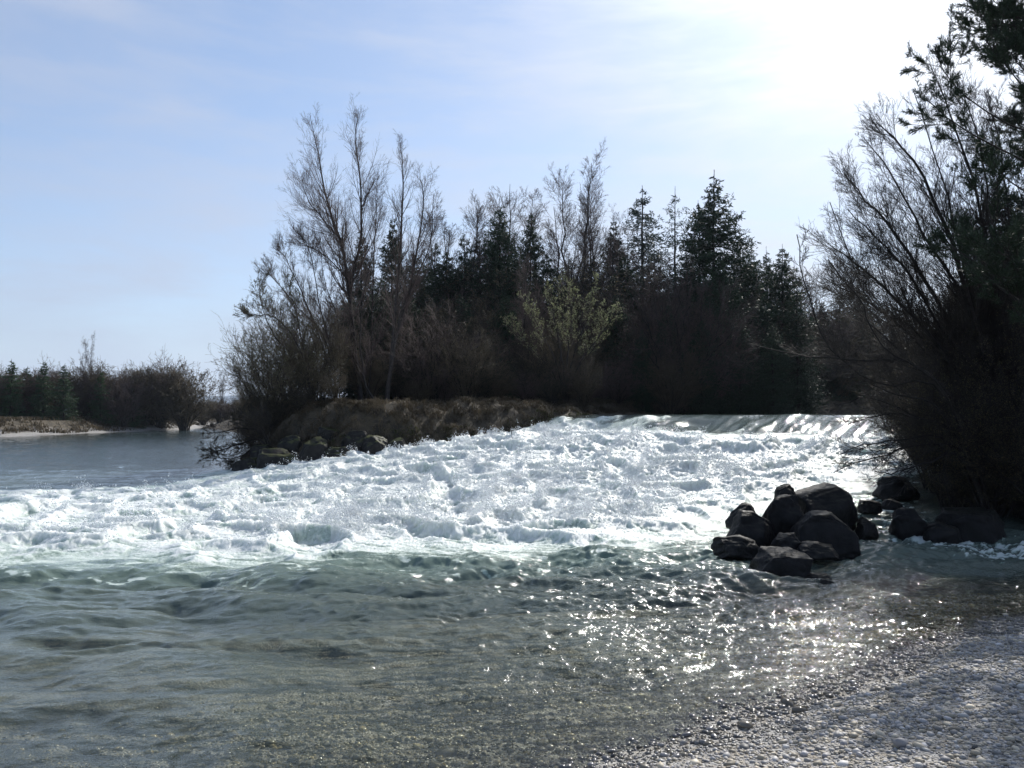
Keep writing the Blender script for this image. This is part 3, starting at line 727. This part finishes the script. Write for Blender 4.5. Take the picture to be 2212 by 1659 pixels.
for (u, v, d, w, lab) in [(610, 925, 31.2, 1.2, 'low black scrub between the tip boulders'), (700, 905, 31.5, 1.3, 'dark scrub hanging over the mossy boulder'), (770, 900, 31.6, 1.2, 'dark scrub at the roots of the tallest bare tree'), (840, 915, 31.2, 1.2, 'dark scrub at the left foot of the grass bank')]:
    place(*SH[2], 'shrub', u, v, d, lab, 'shrub', None, w)
# willow with catkins
px_tree('catkin_willow', (1225, 885), 38.5, [([(1200, 780), (1160, 700), (1130, 640)], .7), ([(1215, 780), (1195, 680), (1180, 590)], .8), ([(1225, 780), (1235, 680), (1240, 600)], 1.0), ([(1235, 780), (1270, 680), (1285, 600)], .8), ([(1245, 800), (1300, 720), (1335, 670)], .6), ([(1190, 800), (1130, 740), (1085, 690)], .5), ([(1210, 790), (1215, 690), (1215, 560)], .5), ([(1240, 810), (1290, 740), (1310, 640)], .5)],
        'willow bush covered in pale yellow green catkins in the middle of the wood edge', n=(16, 7, 4), L=1.4, r0=.06, cat='willow', ang=.55, up=1.3, t0=.4, extra=('catkins', 'catkin', 2, .075, .024, .35), dvar=1.2)
# leaning dead bush over the river at the tip
px_tree('overhanging_shrub', (590, 960), 31.6, [([(560, 950), (510, 962), (460, 975), (435, 965)], .9), ([(565, 935), (520, 925), (470, 935), (430, 935)], .8), ([(560, 960), (520, 985), (480, 990), (450, 982)], .8), ([(570, 930), (530, 910), (500, 905)], .6), ([(560, 965), (530, 1000), (495, 1010)], .5)],
        'half dead shrub leaning out left over the river from the island tip', n=(26, 7, 5), L=1.1, r0=.06, mats=('bark_dark', 'twig_dark'), cat='shrub', ang=.7, up=.25, t0=.2, extra=('withered_leaves', 'dead_leaf', 1, .045, .026, .9))
px_tree('sapling', (1110, 948), 29.5, [([(1104, 920), (1088, 895), (1064, 873)], 1.0)], 'single thin bare stalk leaning left in front of the grass bank', n=(2, 1, 1), L=.15, r0=.014, cat='sapling', dvar=0)

# ---------------------------------------------------------------- right bank: willow, pines, thicket
W = [([(2140, 840), (2080, 640), (1990, 500), (1930, 380), (1870, 300)], .7), ([(2130, 860), (2040, 720), (1970, 600), (1900, 520), (1830, 450)], .7), ([(2110, 900), (2000, 760), (1920, 680), (1850, 640), (1780, 600)], .6), ([(2160, 800), (2160, 640), (2140, 500), (2120, 330), (2080, 200)], .7), ([(2120, 860), (2050, 700), (1960, 540), (1880, 440), (1820, 375)], 1.0), ([(2110, 880), (2020, 740), (1930, 640), (1850, 570), (1785, 525)], .9), ([(2130, 820), (2090, 640), (2030, 460), (1960, 330), (1895, 265)], 1.0),
     ([(2150, 800), (2140, 600), (2110, 420), (2060, 270), (2010, 140)], .8), ([(2100, 900), (1990, 800), (1880, 700), (1800, 620)], .7), ([(2140, 830), (2110, 700), (2070, 520), (2040, 400), (1975, 200)], .7),
     ([(2120, 880), (2040, 780), (1960, 700), (1880, 650), (1790, 440)], .6), ([(2090, 940), (1980, 870), (1880, 800), (1780, 760)], .5), ([(2160, 780), (2180, 560), (2170, 380), (2130, 200)], .7)]
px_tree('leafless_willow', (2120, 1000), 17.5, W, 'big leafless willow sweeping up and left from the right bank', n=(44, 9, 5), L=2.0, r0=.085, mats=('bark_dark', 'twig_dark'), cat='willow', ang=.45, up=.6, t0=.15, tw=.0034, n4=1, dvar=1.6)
W2 = [([(2080, 980), (2000, 960), (1900, 985), (1803, 1018)], .8), ([(2080, 960), (1980, 900), (1880, 860), (1800, 880)], .7), ([(2060, 940), (1960, 900), (1880, 900), (1810, 930)], .6), ([(2080, 990), (2000, 1000), (1940, 1020), (1890, 1022)], .6),
      ([(2040, 900), (1930, 850), (1860, 820)], .6), ([(2050, 960), (1950, 950), (1870, 960), (1810, 985)], .5), ([(2080, 900), (1980, 790), (1870, 780), (1720, 765), (1620, 742)], .6), ([(2040, 850), (1900, 830), (1790, 745), (1740, 620), (1724, 505)], .5), ([(2040, 850), (1920, 760), (1850, 640), (1790, 560)], .5)]
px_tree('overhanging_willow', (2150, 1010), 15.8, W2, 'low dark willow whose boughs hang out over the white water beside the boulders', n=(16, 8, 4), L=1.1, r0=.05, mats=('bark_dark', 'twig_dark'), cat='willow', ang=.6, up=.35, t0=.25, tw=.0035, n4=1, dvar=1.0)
def pine_kind(H, z0, nb, L, tufts_mat, nf=26):
    tr = guides([([(0, 0, -.5), (.1, 0, H * .35), (-.1, .1, H * .7), (0, 0, H)], .17, .03)], 14, .02)
    b1 = grow(*tr, nb, z0, .99, L, 1.15, 8, up=.75, wig=.10, rr=.35, rmin=.014, lf=lambda T: 1.1 - .6 * T)
    b2 = grow(*b1, 9, .6, 1, L * .2, .7, 5, up=.5, wig=.12, rr=.55, rmin=.008)
    b3 = grow(*b2, 9, .3, 1, L * .06, .6, 3, up=.8, wig=.1, rr=.6, rmin=.006)
    V1, F1 = flakes([b3], nf, .105, .013, .6, -.1, .1)
    me = make_mesh('crown', V1, [F1], smooth=False)
    return dict(trunk=(tube_mesh('trunk', [tr], 6), M['bark_dark']), boughs=(tube_mesh('boughs', [b1, b2, b3]), M['bark_dark']), crown=(me, tufts_mat)), H
PN = pine_kind(14, .2, 60, 4.6, M['pine'], 46)
place(*PN, 'pine_tree', 2340, -190, 14.0, 'pine leaning boughs with dark needle tufts into the top right corner', 'pine', None, 1.0, 0)
place(*PN, 'pine_tree', 2290, 260, 18.5, 'dark pine behind the willow on the right bank', 'pine', None, 1.15, 2.2)
place(*PN, 'pine_tree', 2150, 480, 20.5, 'lower pine hidden in the willow twigs on the right bank', 'pine', None, 1.0, 4)
gR = 'dark trees packed on the right bank'
for i, (u, v, d) in enumerate([(2180, 420, 19.5), (2265, 380, 19), (2120, 530, 22), (2085, 620, 24), (2235, 470, 20), (2130, 640, 20.5), (2200, 560, 23), (2300, 400, 24), (2060, 720, 23), (2120, 600, 27), (2350, 480, 19), (2000, 800, 25)]):
    place(*SP[i % 3], 'spruce_tree', u, v, d, 'black looking spruce packed behind the bare twigs of the right bank', 'spruce', gR, 2.0)
gQ = 'dark shrubs of the right bank thicket'
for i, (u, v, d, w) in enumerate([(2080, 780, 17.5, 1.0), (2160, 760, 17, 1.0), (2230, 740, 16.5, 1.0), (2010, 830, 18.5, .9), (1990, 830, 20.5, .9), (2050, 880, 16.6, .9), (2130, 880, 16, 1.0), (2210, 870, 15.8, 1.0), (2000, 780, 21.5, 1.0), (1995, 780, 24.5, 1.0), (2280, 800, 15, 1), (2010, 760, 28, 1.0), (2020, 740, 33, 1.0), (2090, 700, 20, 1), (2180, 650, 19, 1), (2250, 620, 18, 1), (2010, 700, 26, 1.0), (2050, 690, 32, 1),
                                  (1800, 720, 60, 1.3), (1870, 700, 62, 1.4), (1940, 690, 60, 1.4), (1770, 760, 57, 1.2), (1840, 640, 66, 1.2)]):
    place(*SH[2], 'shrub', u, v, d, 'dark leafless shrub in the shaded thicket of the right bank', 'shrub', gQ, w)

# ---------------------------------------------------------------- far left bank
gF = 'trees on the far left bank'
FP = spruce_kind(9, 3.2, 300, M['far_green'], 1.0)
FP2 = spruce_kind(8, 3.6, 260, M['far_green'], .9)
FB = [shrub_kind(7, 2.8, 26, 9, 6, 4, ('bark', 'twig_brown'), ('withered_leaves', 'dead_leaf', .9), rmin=.014, ll=.12, lw=.07), shrub_kind(7, 2.6, 24, 9, 6, 4, ('bark', 'twig'), None, rmin=.016)]
for i, (u, v, d, lab) in enumerate([(25, 775, 96, 'green pine at the left picture edge on the far bank'), (95, 778, 98, 'green pine with a small pointed tip on the far bank'), (140, 785, 98, 'green pine in the middle of the far row'), (218, 800, 104, 'small green pine right of the thin bare birch on the far bank'), (288, 805, 108, 'small green tip between brown trees on the far bank'), (60, 790, 100, 'green pine filling the far row near its left end')]):
    place(*FP, 'pine_tree', u, v, d, lab, 'pine', gF, 1.2)
for i in range(16):
    place(*(FP if i % 2 else FP2), 'pine_tree', -160 + i * 26 + random.uniform(-8, 8), 786 + random.uniform(-8, 18) + i * 2, 100 + i * 1.2 + random.uniform(-3, 3), 'indistinct green conifer in the row on the far left bank', 'pine', gF + ', the green ones', random.uniform(1.2, 2.1))
for i, (u, v, d, lab) in enumerate([(400, 797, 112, 'rounded brown bare tree at the right end of the far bank row'), (345, 790, 112, 'wide brown bare tree next to the rounded end tree on the far bank'), (310, 800, 110, 'brown bare tree left of the wide one on the far bank'), (265, 815, 106, 'low brown bare tree in the middle of the far bank row')]):
    place(*FB[i % 2], 'bare_tree', u, v, d, lab, 'bare tree', gF, 1.1)
for i in range(20):
    u = -150 + i * 28 + random.uniform(-9, 9)
    if u > 385: continue
    place(*FB[i % 2], 'shrub', u, 808 + random.uniform(-16, 18), 90 + i * 1.3 + (4 if u > 380 else 0), 'brown leafless shrub at the foot of the far bank trees', 'shrub', 'shrubs on the far left bank', 1.2)
for i in range(16):
    u = 405 + i * 17
    place(*FB[i % 2], 'shrub', u, 872 + random.uniform(-10, 5) - (8 if i > 6 else 0), 150 + random.uniform(-6, 12), 'small distant shrub where the river bends out of sight', 'shrub', 'shrubs at the river bend', 1.6)
place(*TW[1], 'birch_tree', 192, 728, 104, 'thin pale birch rising alone above the far bank row', 'birch', None, .8)
place(*TW[1], 'birch_tree', 478, 800, 128, 'faint thin bare sapling in front of the blue mountain', 'birch', None, .7)

# ---------------------------------------------------------------- grass
def grass(name, n, area, ln, mat, label, dens=None, droop=.6, wd=.012):
    x = RNG.uniform(area[0], area[1], n * 4); y = RNG.uniform(area[2], area[3], n * 4)
    g, b, land, si, sl, sr = terrain(x, y)
    k = dens(x, y, si, sl, sr, g)
    k = RNG.uniform(0, 1, len(x)) < k
    x, y, g = x[k][:n], y[k][:n], g[k][:n]
    n = len(x); az = RNG.normal(-1.57, 1.2, n); l = ln * RNG.uniform(.5, 1.3, n)
    w = wd
    hx, hy = np.cos(az), np.sin(az)
    out = []
    P0 = np.stack([x, y, g - .02], -1); d = np.stack([hx * .35, hy * .35, np.ones(n)], -1); side = np.stack([-hy, hx, 0 * hx], -1)
    pts = [P0]
    for kk in range(3):
        pts.append(pts[-1] + d / np.linalg.norm(d, axis=-1, keepdims=True) * (l / 3)[:, None]); d = d + np.stack([hx, hy, -1.0 + 0 * hx], -1) * droop
    ws = [1, .8, .5, .1]
    V = np.stack([p + s * side * w * q for p, q in zip(pts, ws) for s in (-1, 1)], 1).reshape(-1, 3)
    base = (np.arange(n) * 8)[:, None, None]
    Fq = (base + np.array([(0, 1, 3, 2), (2, 3, 5, 4), (4, 5, 7, 6)])[None]).reshape(-1, 4)
    tag(link(name, make_mesh(name, V, [Fq], smooth=False), mat), label, 'grass', kind='stuff')
clump = lambda x, y, s, sc=1.6: ss(-.25, .25, fbm(x * sc, y * sc, s, 3))
grass('dry_grass', 60000, (-13, 16, 29, 48), .42, M['grass'], 'withered brown tufts of grass on the island bank', lambda x, y, si, sl, sr, g: (si > .35) * (si < 9) * (.1 + .9 * clump(x, y, 101)) * ss(9, 3, si), .75, .011)
grass('mossy_grass', 14000, (-8, 4, 28, 36), .2, M['moss_grass'], 'green mossy grass along the foot of the island bank', lambda x, y, si, sl, sr, g: (si > .05) * (si < .9) * clump(x, y, 103, 1.1), .9, .012)
grass('far_grass', 26000, (-85, -40, 66, 150), .9, M['grass'], 'pale dry grass along the far left bank', lambda x, y, si, sl, sr, g: (sl > 1.2) * (sl < 9) * (.05 + .95 * clump(x, y, 105, .35)), .6, .05)
grass('bank_grass', 16000, (8.5, 24, 9.5, 30), .4, M['grass'], 'dead grass on the shaded right bank', lambda x, y, si, sl, sr, g: (sr > .4) * (sr < 6) * (y > 14.5) * clump(x, y, 107), .7, .009)

# ---------------------------------------------------------------- boulders
def mat_rock(name, c1, c2, moss):
    m, nt, out = new_mat(name); q = N(nt)
    tc = q.n('TexCoord').outputs['Object']; geo = q.n('NewGeometry')
    n1 = q.noise(tc, 2.5, 6, .65); n2 = q.noise(tc, 14, 4, .6)
    c = q.mixc(q.ramp(n1, .35, .68), c1, c2)
    nz = q.n('SeparateXYZ', Vector=geo.outputs['Normal']).outputs[2]
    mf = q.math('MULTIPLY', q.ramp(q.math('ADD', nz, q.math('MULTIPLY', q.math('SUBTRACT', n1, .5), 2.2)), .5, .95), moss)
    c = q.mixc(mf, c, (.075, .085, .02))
    bp = q.n('Bump', Height=q.math('ADD', n1, q.math('MULTIPLY', n2, .4)), Strength=.7, Distance=.05)
    bs = q.n('BsdfPrincipled', **{'Base Color': c, 'Roughness': q.math('ADD', .35, q.math('MULTIPLY', n2, .5)), 'Specular IOR Level': .2})
    nt.links.new(bp.outputs[0], bs.inputs['Normal']); nt.links.new(bs.outputs[0], out.inputs[0]); return m
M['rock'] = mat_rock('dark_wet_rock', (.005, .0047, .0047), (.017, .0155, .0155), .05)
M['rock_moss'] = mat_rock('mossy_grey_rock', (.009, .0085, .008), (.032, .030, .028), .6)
import bmesh
def boulder(u0, u1, v0, v1, d, label, mat, seed, dep=.9, flat=6, tilt=0.0, box=.55, cat='boulder', group=None):
    rs = np.random.default_rng(seed)
    bm = bmesh.new(); bmesh.ops.create_icosphere(bm, subdivisions=5, radius=1.0)
    V = np.array([v.co[:] for v in bm.verts]); fc = np.array([[l.vert.index for l in f.loops] for f in bm.faces]); bm.free()
    # blocky, then cut by random planes
    V = np.sign(V) * np.abs(V) ** box; V /= np.abs(V).max()
    for _ in range(flat + 8):
        nrm = rs.normal(0, 1, 3); nrm[2] = abs(nrm[2]) * .7; nrm /= np.linalg.norm(nrm)
        off = rs.uniform(.58, .88)
        dd = V @ nrm - off * (np.abs(V @ nrm).max() / 1.0)
        V = V - np.where(dd > 0, dd * .97, 0)[:, None] * nrm
    s = seed * 3.7
    no = fbm(V[:, 0] * 1.3 + s, V[:, 1] * 1.3 + V[:, 2] * 1.7, 3, 4)
    no2 = fbm(V[:, 0] * 5 + V[:, 2] * 3 + s, V[:, 1] * 5 - V[:, 2] * 4, 9, 3)
    V = V * (1 + .11 * no + .03 * no2)[:, None]
    mn, mx = V.min(0), V.max(0); V = (V - (mn + mx) / 2) / (mx - mn) * 2
    a, b = P(u0, v1, d), P(u1, v0, d)
    w, h = (b[0] - a[0]) / 2, (b[2] - a[2]) / 2
    V = V * np.array([w, w * dep, h * 1.12])
    me = make_mesh('boulder', V, [fc]); 
    o = link('boulder', me, mat, None, ((a[0] + b[0]) / 2, d + w * dep * .3, (a[2] + b[2]) / 2 - h * .10)); o.rotation_euler = (0, tilt, rs.uniform(-.25, .25))
    return tag(o, label, cat, group)
g1 = 'dark boulders piled in the river'
rk = M['rock']
for i, (a, b, c, d_, dist, lab, kw) in enumerate([
    (1677, 1720, 1046, 1085, 14.9, 'small dark stone perched on top of the boulder pile', {}),
    (1712, 1853, 1048, 1150, 14.8, 'largest dark boulder with a flat top at the back of the pile', dict(box=.45)),
    (1648, 1742, 1070, 1160, 14.4, 'rounded dark boulder under the perched small stone', {}),
    (1574, 1642, 1088, 1150, 14.4, 'dark stone capped with wet light behind the left boulder', {}),
    (1562, 1682, 1104, 1192, 13.8, 'left dark boulder of the pile beside the white water', {}),
    (1716, 1850, 1106, 1205, 13.5, 'big dark blocky boulder at the front right of the pile', dict(box=.45)),
    (1543, 1646, 1158, 1204, 13.0, 'low rounded dark stone at the left foot of the pile', {}),
    (1668, 1738, 1152, 1200, 13.0, 'small pointed dark stone in the middle foot of the pile', dict(flat=9)),
    (1722, 1815, 1172, 1208, 12.7, 'flat dark slab at the front foot of the pile', {}),
    (1630, 1753, 1187, 1248, 12.0, 'frontmost dark boulder standing alone in the shallow water', dict(flat=9)),
    (1742, 1800, 1240, 1256, 11.6, 'flat stone just breaking the surface right of the frontmost boulder', {}),
    (1772, 1808, 1252, 1272, 11.2, 'smaller stone just breaking the surface nearer the beach', {}),
    (1850, 1896, 1118, 1165, 14.6, 'small dark boulder between the pile and the little cascade', {}),
    (1852, 1906, 1080, 1108, 16.6, 'dark stone behind the small boulder by the cascade', {}),
    (1930, 2012, 1098, 1172, 14.8, 'dark round boulder right of the little cascade', {}),
    (1895, 1990, 1028, 1078, 17.6, 'long dark slab jutting from the right bank above the cascade', {}),
    (1905, 1950, 1078, 1100, 16.4, 'small dark stone in the water above the cascade', {}),
    (2040, 2165, 1100, 1182, 14.6, 'large shadowed boulder with a pale grey patch at the right bank', dict(box=.45)),
    (2000, 2075, 1130, 1180, 14.4, 'low dark stone at the water edge left of the large shadowed boulder', {}),
    ]):
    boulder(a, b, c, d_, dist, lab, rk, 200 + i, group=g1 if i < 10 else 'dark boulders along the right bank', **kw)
rm = M['rock_moss']
for i, (a, b, c, d_, dist, lab, kw) in enumerate([
    (500, 572, 988, 1030, 30.4, 'outermost grey boulder at the island tip', {}),
    (548, 650, 968, 1034, 30.0, 'large grey boulder at the island tip splashed by foam', {}),
    (640, 712, 944, 1010, 30.0, 'tall dark boulder with a yellow moss streak', {}),
    (690, 765, 965, 1010, 29.6, 'mossy boulder at the edge of the rapid', {}),
    (668, 740, 922, 965, 31.0, 'boulder with a pale flat top above the mossy one', dict(box=.45)),
    (735, 800, 930, 985, 30.4, 'leaning dark slab right of the pale topped boulder', {}),
    (780, 845, 940, 992, 30.0, 'dark boulder under the roots of the bare trees', {}),
    (600, 655, 940, 985, 30.8, 'dark boulder under the overhanging shrub', {}),
    (830, 880, 945, 985, 30.2, 'small boulder where grass bank meets the rapid', {}),
    (540, 600, 960, 1000, 31.2, 'dark boulder behind the outermost one', {})]):
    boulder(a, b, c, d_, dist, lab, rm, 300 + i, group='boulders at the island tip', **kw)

# ---------------------------------------------------------------- far mountain
def mountain():
    nx, ny = 220, 40
    x = np.linspace(-3600, 300, nx); y = np.linspace(4600, 6200, ny); X, Y = np.meshgrid(x, y)
    prof = ss(4600, 5300, Y) * ss(6200, 5400, Y)
    H = (190 + 45 * fbm(X / 700, Y / 900, 110, 5)) * prof * (1 + .25 * np.sin(X / 900)) - 40
    idx = np.arange(nx * ny).reshape(ny, nx)
    Fq = np.stack([idx[:-1, :-1], idx[:-1, 1:], idx[1:, 1:], idx[1:, :-1]], -1).reshape(-1, 4)
    me = make_mesh('mountains', np.stack([X, Y, H], -1).reshape(-1, 3), [Fq])
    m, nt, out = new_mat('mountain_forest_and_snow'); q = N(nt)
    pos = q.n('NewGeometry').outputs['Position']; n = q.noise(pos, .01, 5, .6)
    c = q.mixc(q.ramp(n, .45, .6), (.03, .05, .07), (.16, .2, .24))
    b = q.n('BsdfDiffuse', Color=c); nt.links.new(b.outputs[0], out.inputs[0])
    tag(link('mountains', me, m), kind='structure')
mountain()

# ---------------------------------------------------------------- air
def haze():
    x0, x1, y0, y1, z0, z1 = -4200, 2500, -60, 6300, -45, 330
    V = np.array([(x, y, z) for x in (x0, x1) for y in (y0, y1) for z in (z0, z1)], float)
    Fq = np.array([(0, 1, 3, 2), (4, 6, 7, 5), (0, 4, 5, 1), (2, 3, 7, 6), (0, 2, 6, 4), (1, 5, 7, 3)])
    m, nt, out = new_mat('pale_air'); q = N(nt)
    v = q.n('VolumePrincipled', **{'Color': (.75, .86, 1.0, 1), 'Density': .00013, 'Anisotropy': .3})
    nt.links.new(v.outputs[0], out.inputs['Volume'])
    tag(link('haze', make_mesh('haze', V, [Fq], smooth=False), m), 'thin bluish haze in the air before the mountains', 'haze', kind='stuff')
haze()

# ---------------------------------------------------------------- sky, sun, camera
SUN_EL, SUN_AZ = R(40), R(31)
sd = Vector((math.sin(SUN_AZ) * math.cos(SUN_EL), math.cos(SUN_AZ) * math.cos(SUN_EL), math.sin(SUN_EL)))
w = bpy.data.worlds.new('World'); scene.world = w; w.use_nodes = True
nt = w.node_tree; nt.nodes.clear(); q = N(nt)
out = nt.nodes.new('ShaderNodeOutputWorld')
sky = nt.nodes.new('ShaderNodeTexSky'); sky.sky_type = 'NISHITA'; sky.sun_disc = False
sky.sun_elevation = SUN_EL; sky.sun_rotation = SUN_AZ; sky.air_density = 1.0; sky.dust_density = .4; sky.ozone_density = 2.5; sky.altitude = 500
tc = q.n('TexCoord').outputs['Generated']
nrmv = q.n('VectorMath', _operation='NORMALIZE', Vector=tc) if False else None
dot = nt.nodes.new('ShaderNodeVectorMath'); dot.operation = 'DOT_PRODUCT'; nt.links.new(tc, dot.inputs[0]); dot.inputs[1].default_value = sd
cosg = q.math('MAXIMUM', dot.outputs['Value'], 0.0)
# thin high cloud: wispy, and scattering forward round the sun
mp = q.n('Mapping', Vector=tc, Scale=(1.6, 1.6, 6.5), Rotation=(0, .25, .3)).outputs[0]
cn = q.noise(mp, 1.5, 7, .55, .4)
mp2 = q.n('Mapping', Vector=tc, Scale=(2.5, 2.5, 14), Rotation=(0, .12, .1)).outputs[0]
cn2 = q.noise(mp2, 2.2, 6, .6, .3)
cf = q.math('ADD', q.math('MULTIPLY', q.ramp(cn, .38, .72), .45), q.math('MULTIPLY', q.ramp(cn2, .45, .75), .25))
glow = q.math('POWER', cosg, 14.0); glow2 = q.math('POWER', cosg, 2.5)
veil = q.math('ADD', q.math('ADD', q.math('MULTIPLY', glow, 3.6), q.math('MULTIPLY', q.math('POWER', cosg, 45.0), 20.0)), q.math('ADD', q.math('MULTIPLY', glow2, 1.5), 3.3))
elev = q.n('SeparateXYZ', Vector=tc).outputs[2]
low = q.math('POWER', q.math('SUBTRACT', 1.0, q.math('MAXIMUM', elev, 0.0), clamp=True), 6.0)
amt = q.math('ADD', q.math('MULTIPLY', cf,  1.0), q.math('ADD', q.math('MULTIPLY', glow2, .36), q.math('MULTIPLY', low, .8)), clamp=True)
cc = nt.nodes.new('ShaderNodeVectorMath'); cc.operation = 'SCALE'; nt.links.new(q.mixc(q.math('POWER', cosg, 3.0), (.80, .90, 1.16), (1.0, 1.0, 1.0)), cc.inputs[0]); nt.links.new(q.math('MULTIPLY', veil, 1.15), cc.inputs['Scale'])
mx = nt.nodes.new('ShaderNodeMix'); mx.data_type = 'RGBA'; nt.links.new(amt, mx.inputs[0]); nt.links.new(sky.outputs[0], mx.inputs[6]); nt.links.new(cc.outputs[0], mx.inputs[7])
bg = nt.nodes.new('ShaderNodeBackground'); bg.inputs[1].default_value = .12; nt.links.new(mx.outputs[2], bg.inputs[0]); nt.links.new(bg.outputs[0], out.inputs[0])
L = bpy.data.lights.new('sun', 'SUN'); L.energy = 4.0; L.angle = R(.53); L.color = (1, .96, .90)
lo = bpy.data.objects.new('sun', L); col.objects.link(lo); lo.rotation_euler = (-sd).to_track_quat('-Z', 'Y').to_euler(); lo.location = (30, 50, 60)
cam = bpy.data.cameras.new('camera'); cam.sensor_width = 36; cam.lens = F / 2212 * 36; cam.clip_end = 20000; cam.clip_start = .05
co = bpy.data.objects.new('camera', cam); col.objects.link(co); co.location = (0, 0, CAMZ); co.rotation_euler = (math.pi / 2 + PITCH, 0, 0)
scene.camera = co
scene.view_settings.view_transform = 'Standard'; scene.view_settings.look = 'None'; scene.view_settings.exposure = .4; scene.view_settings.gamma = 1
scene.render.engine = 'CYCLES'
cy = scene.cycles
cy.use_denoising = True
try: cy.denoiser = 'OPENIMAGEDENOISE'
except Exception: pass
cy.max_bounces = 6; cy.volume_bounces = 0; cy.diffuse_bounces = 3; cy.glossy_bounces = 3; cy.transmission_bounces = 4; cy.transparent_max_bounces = 6
cy.caustics_reflective = False; cy.caustics_refractive = False; cy.sample_clamp_indirect = 6
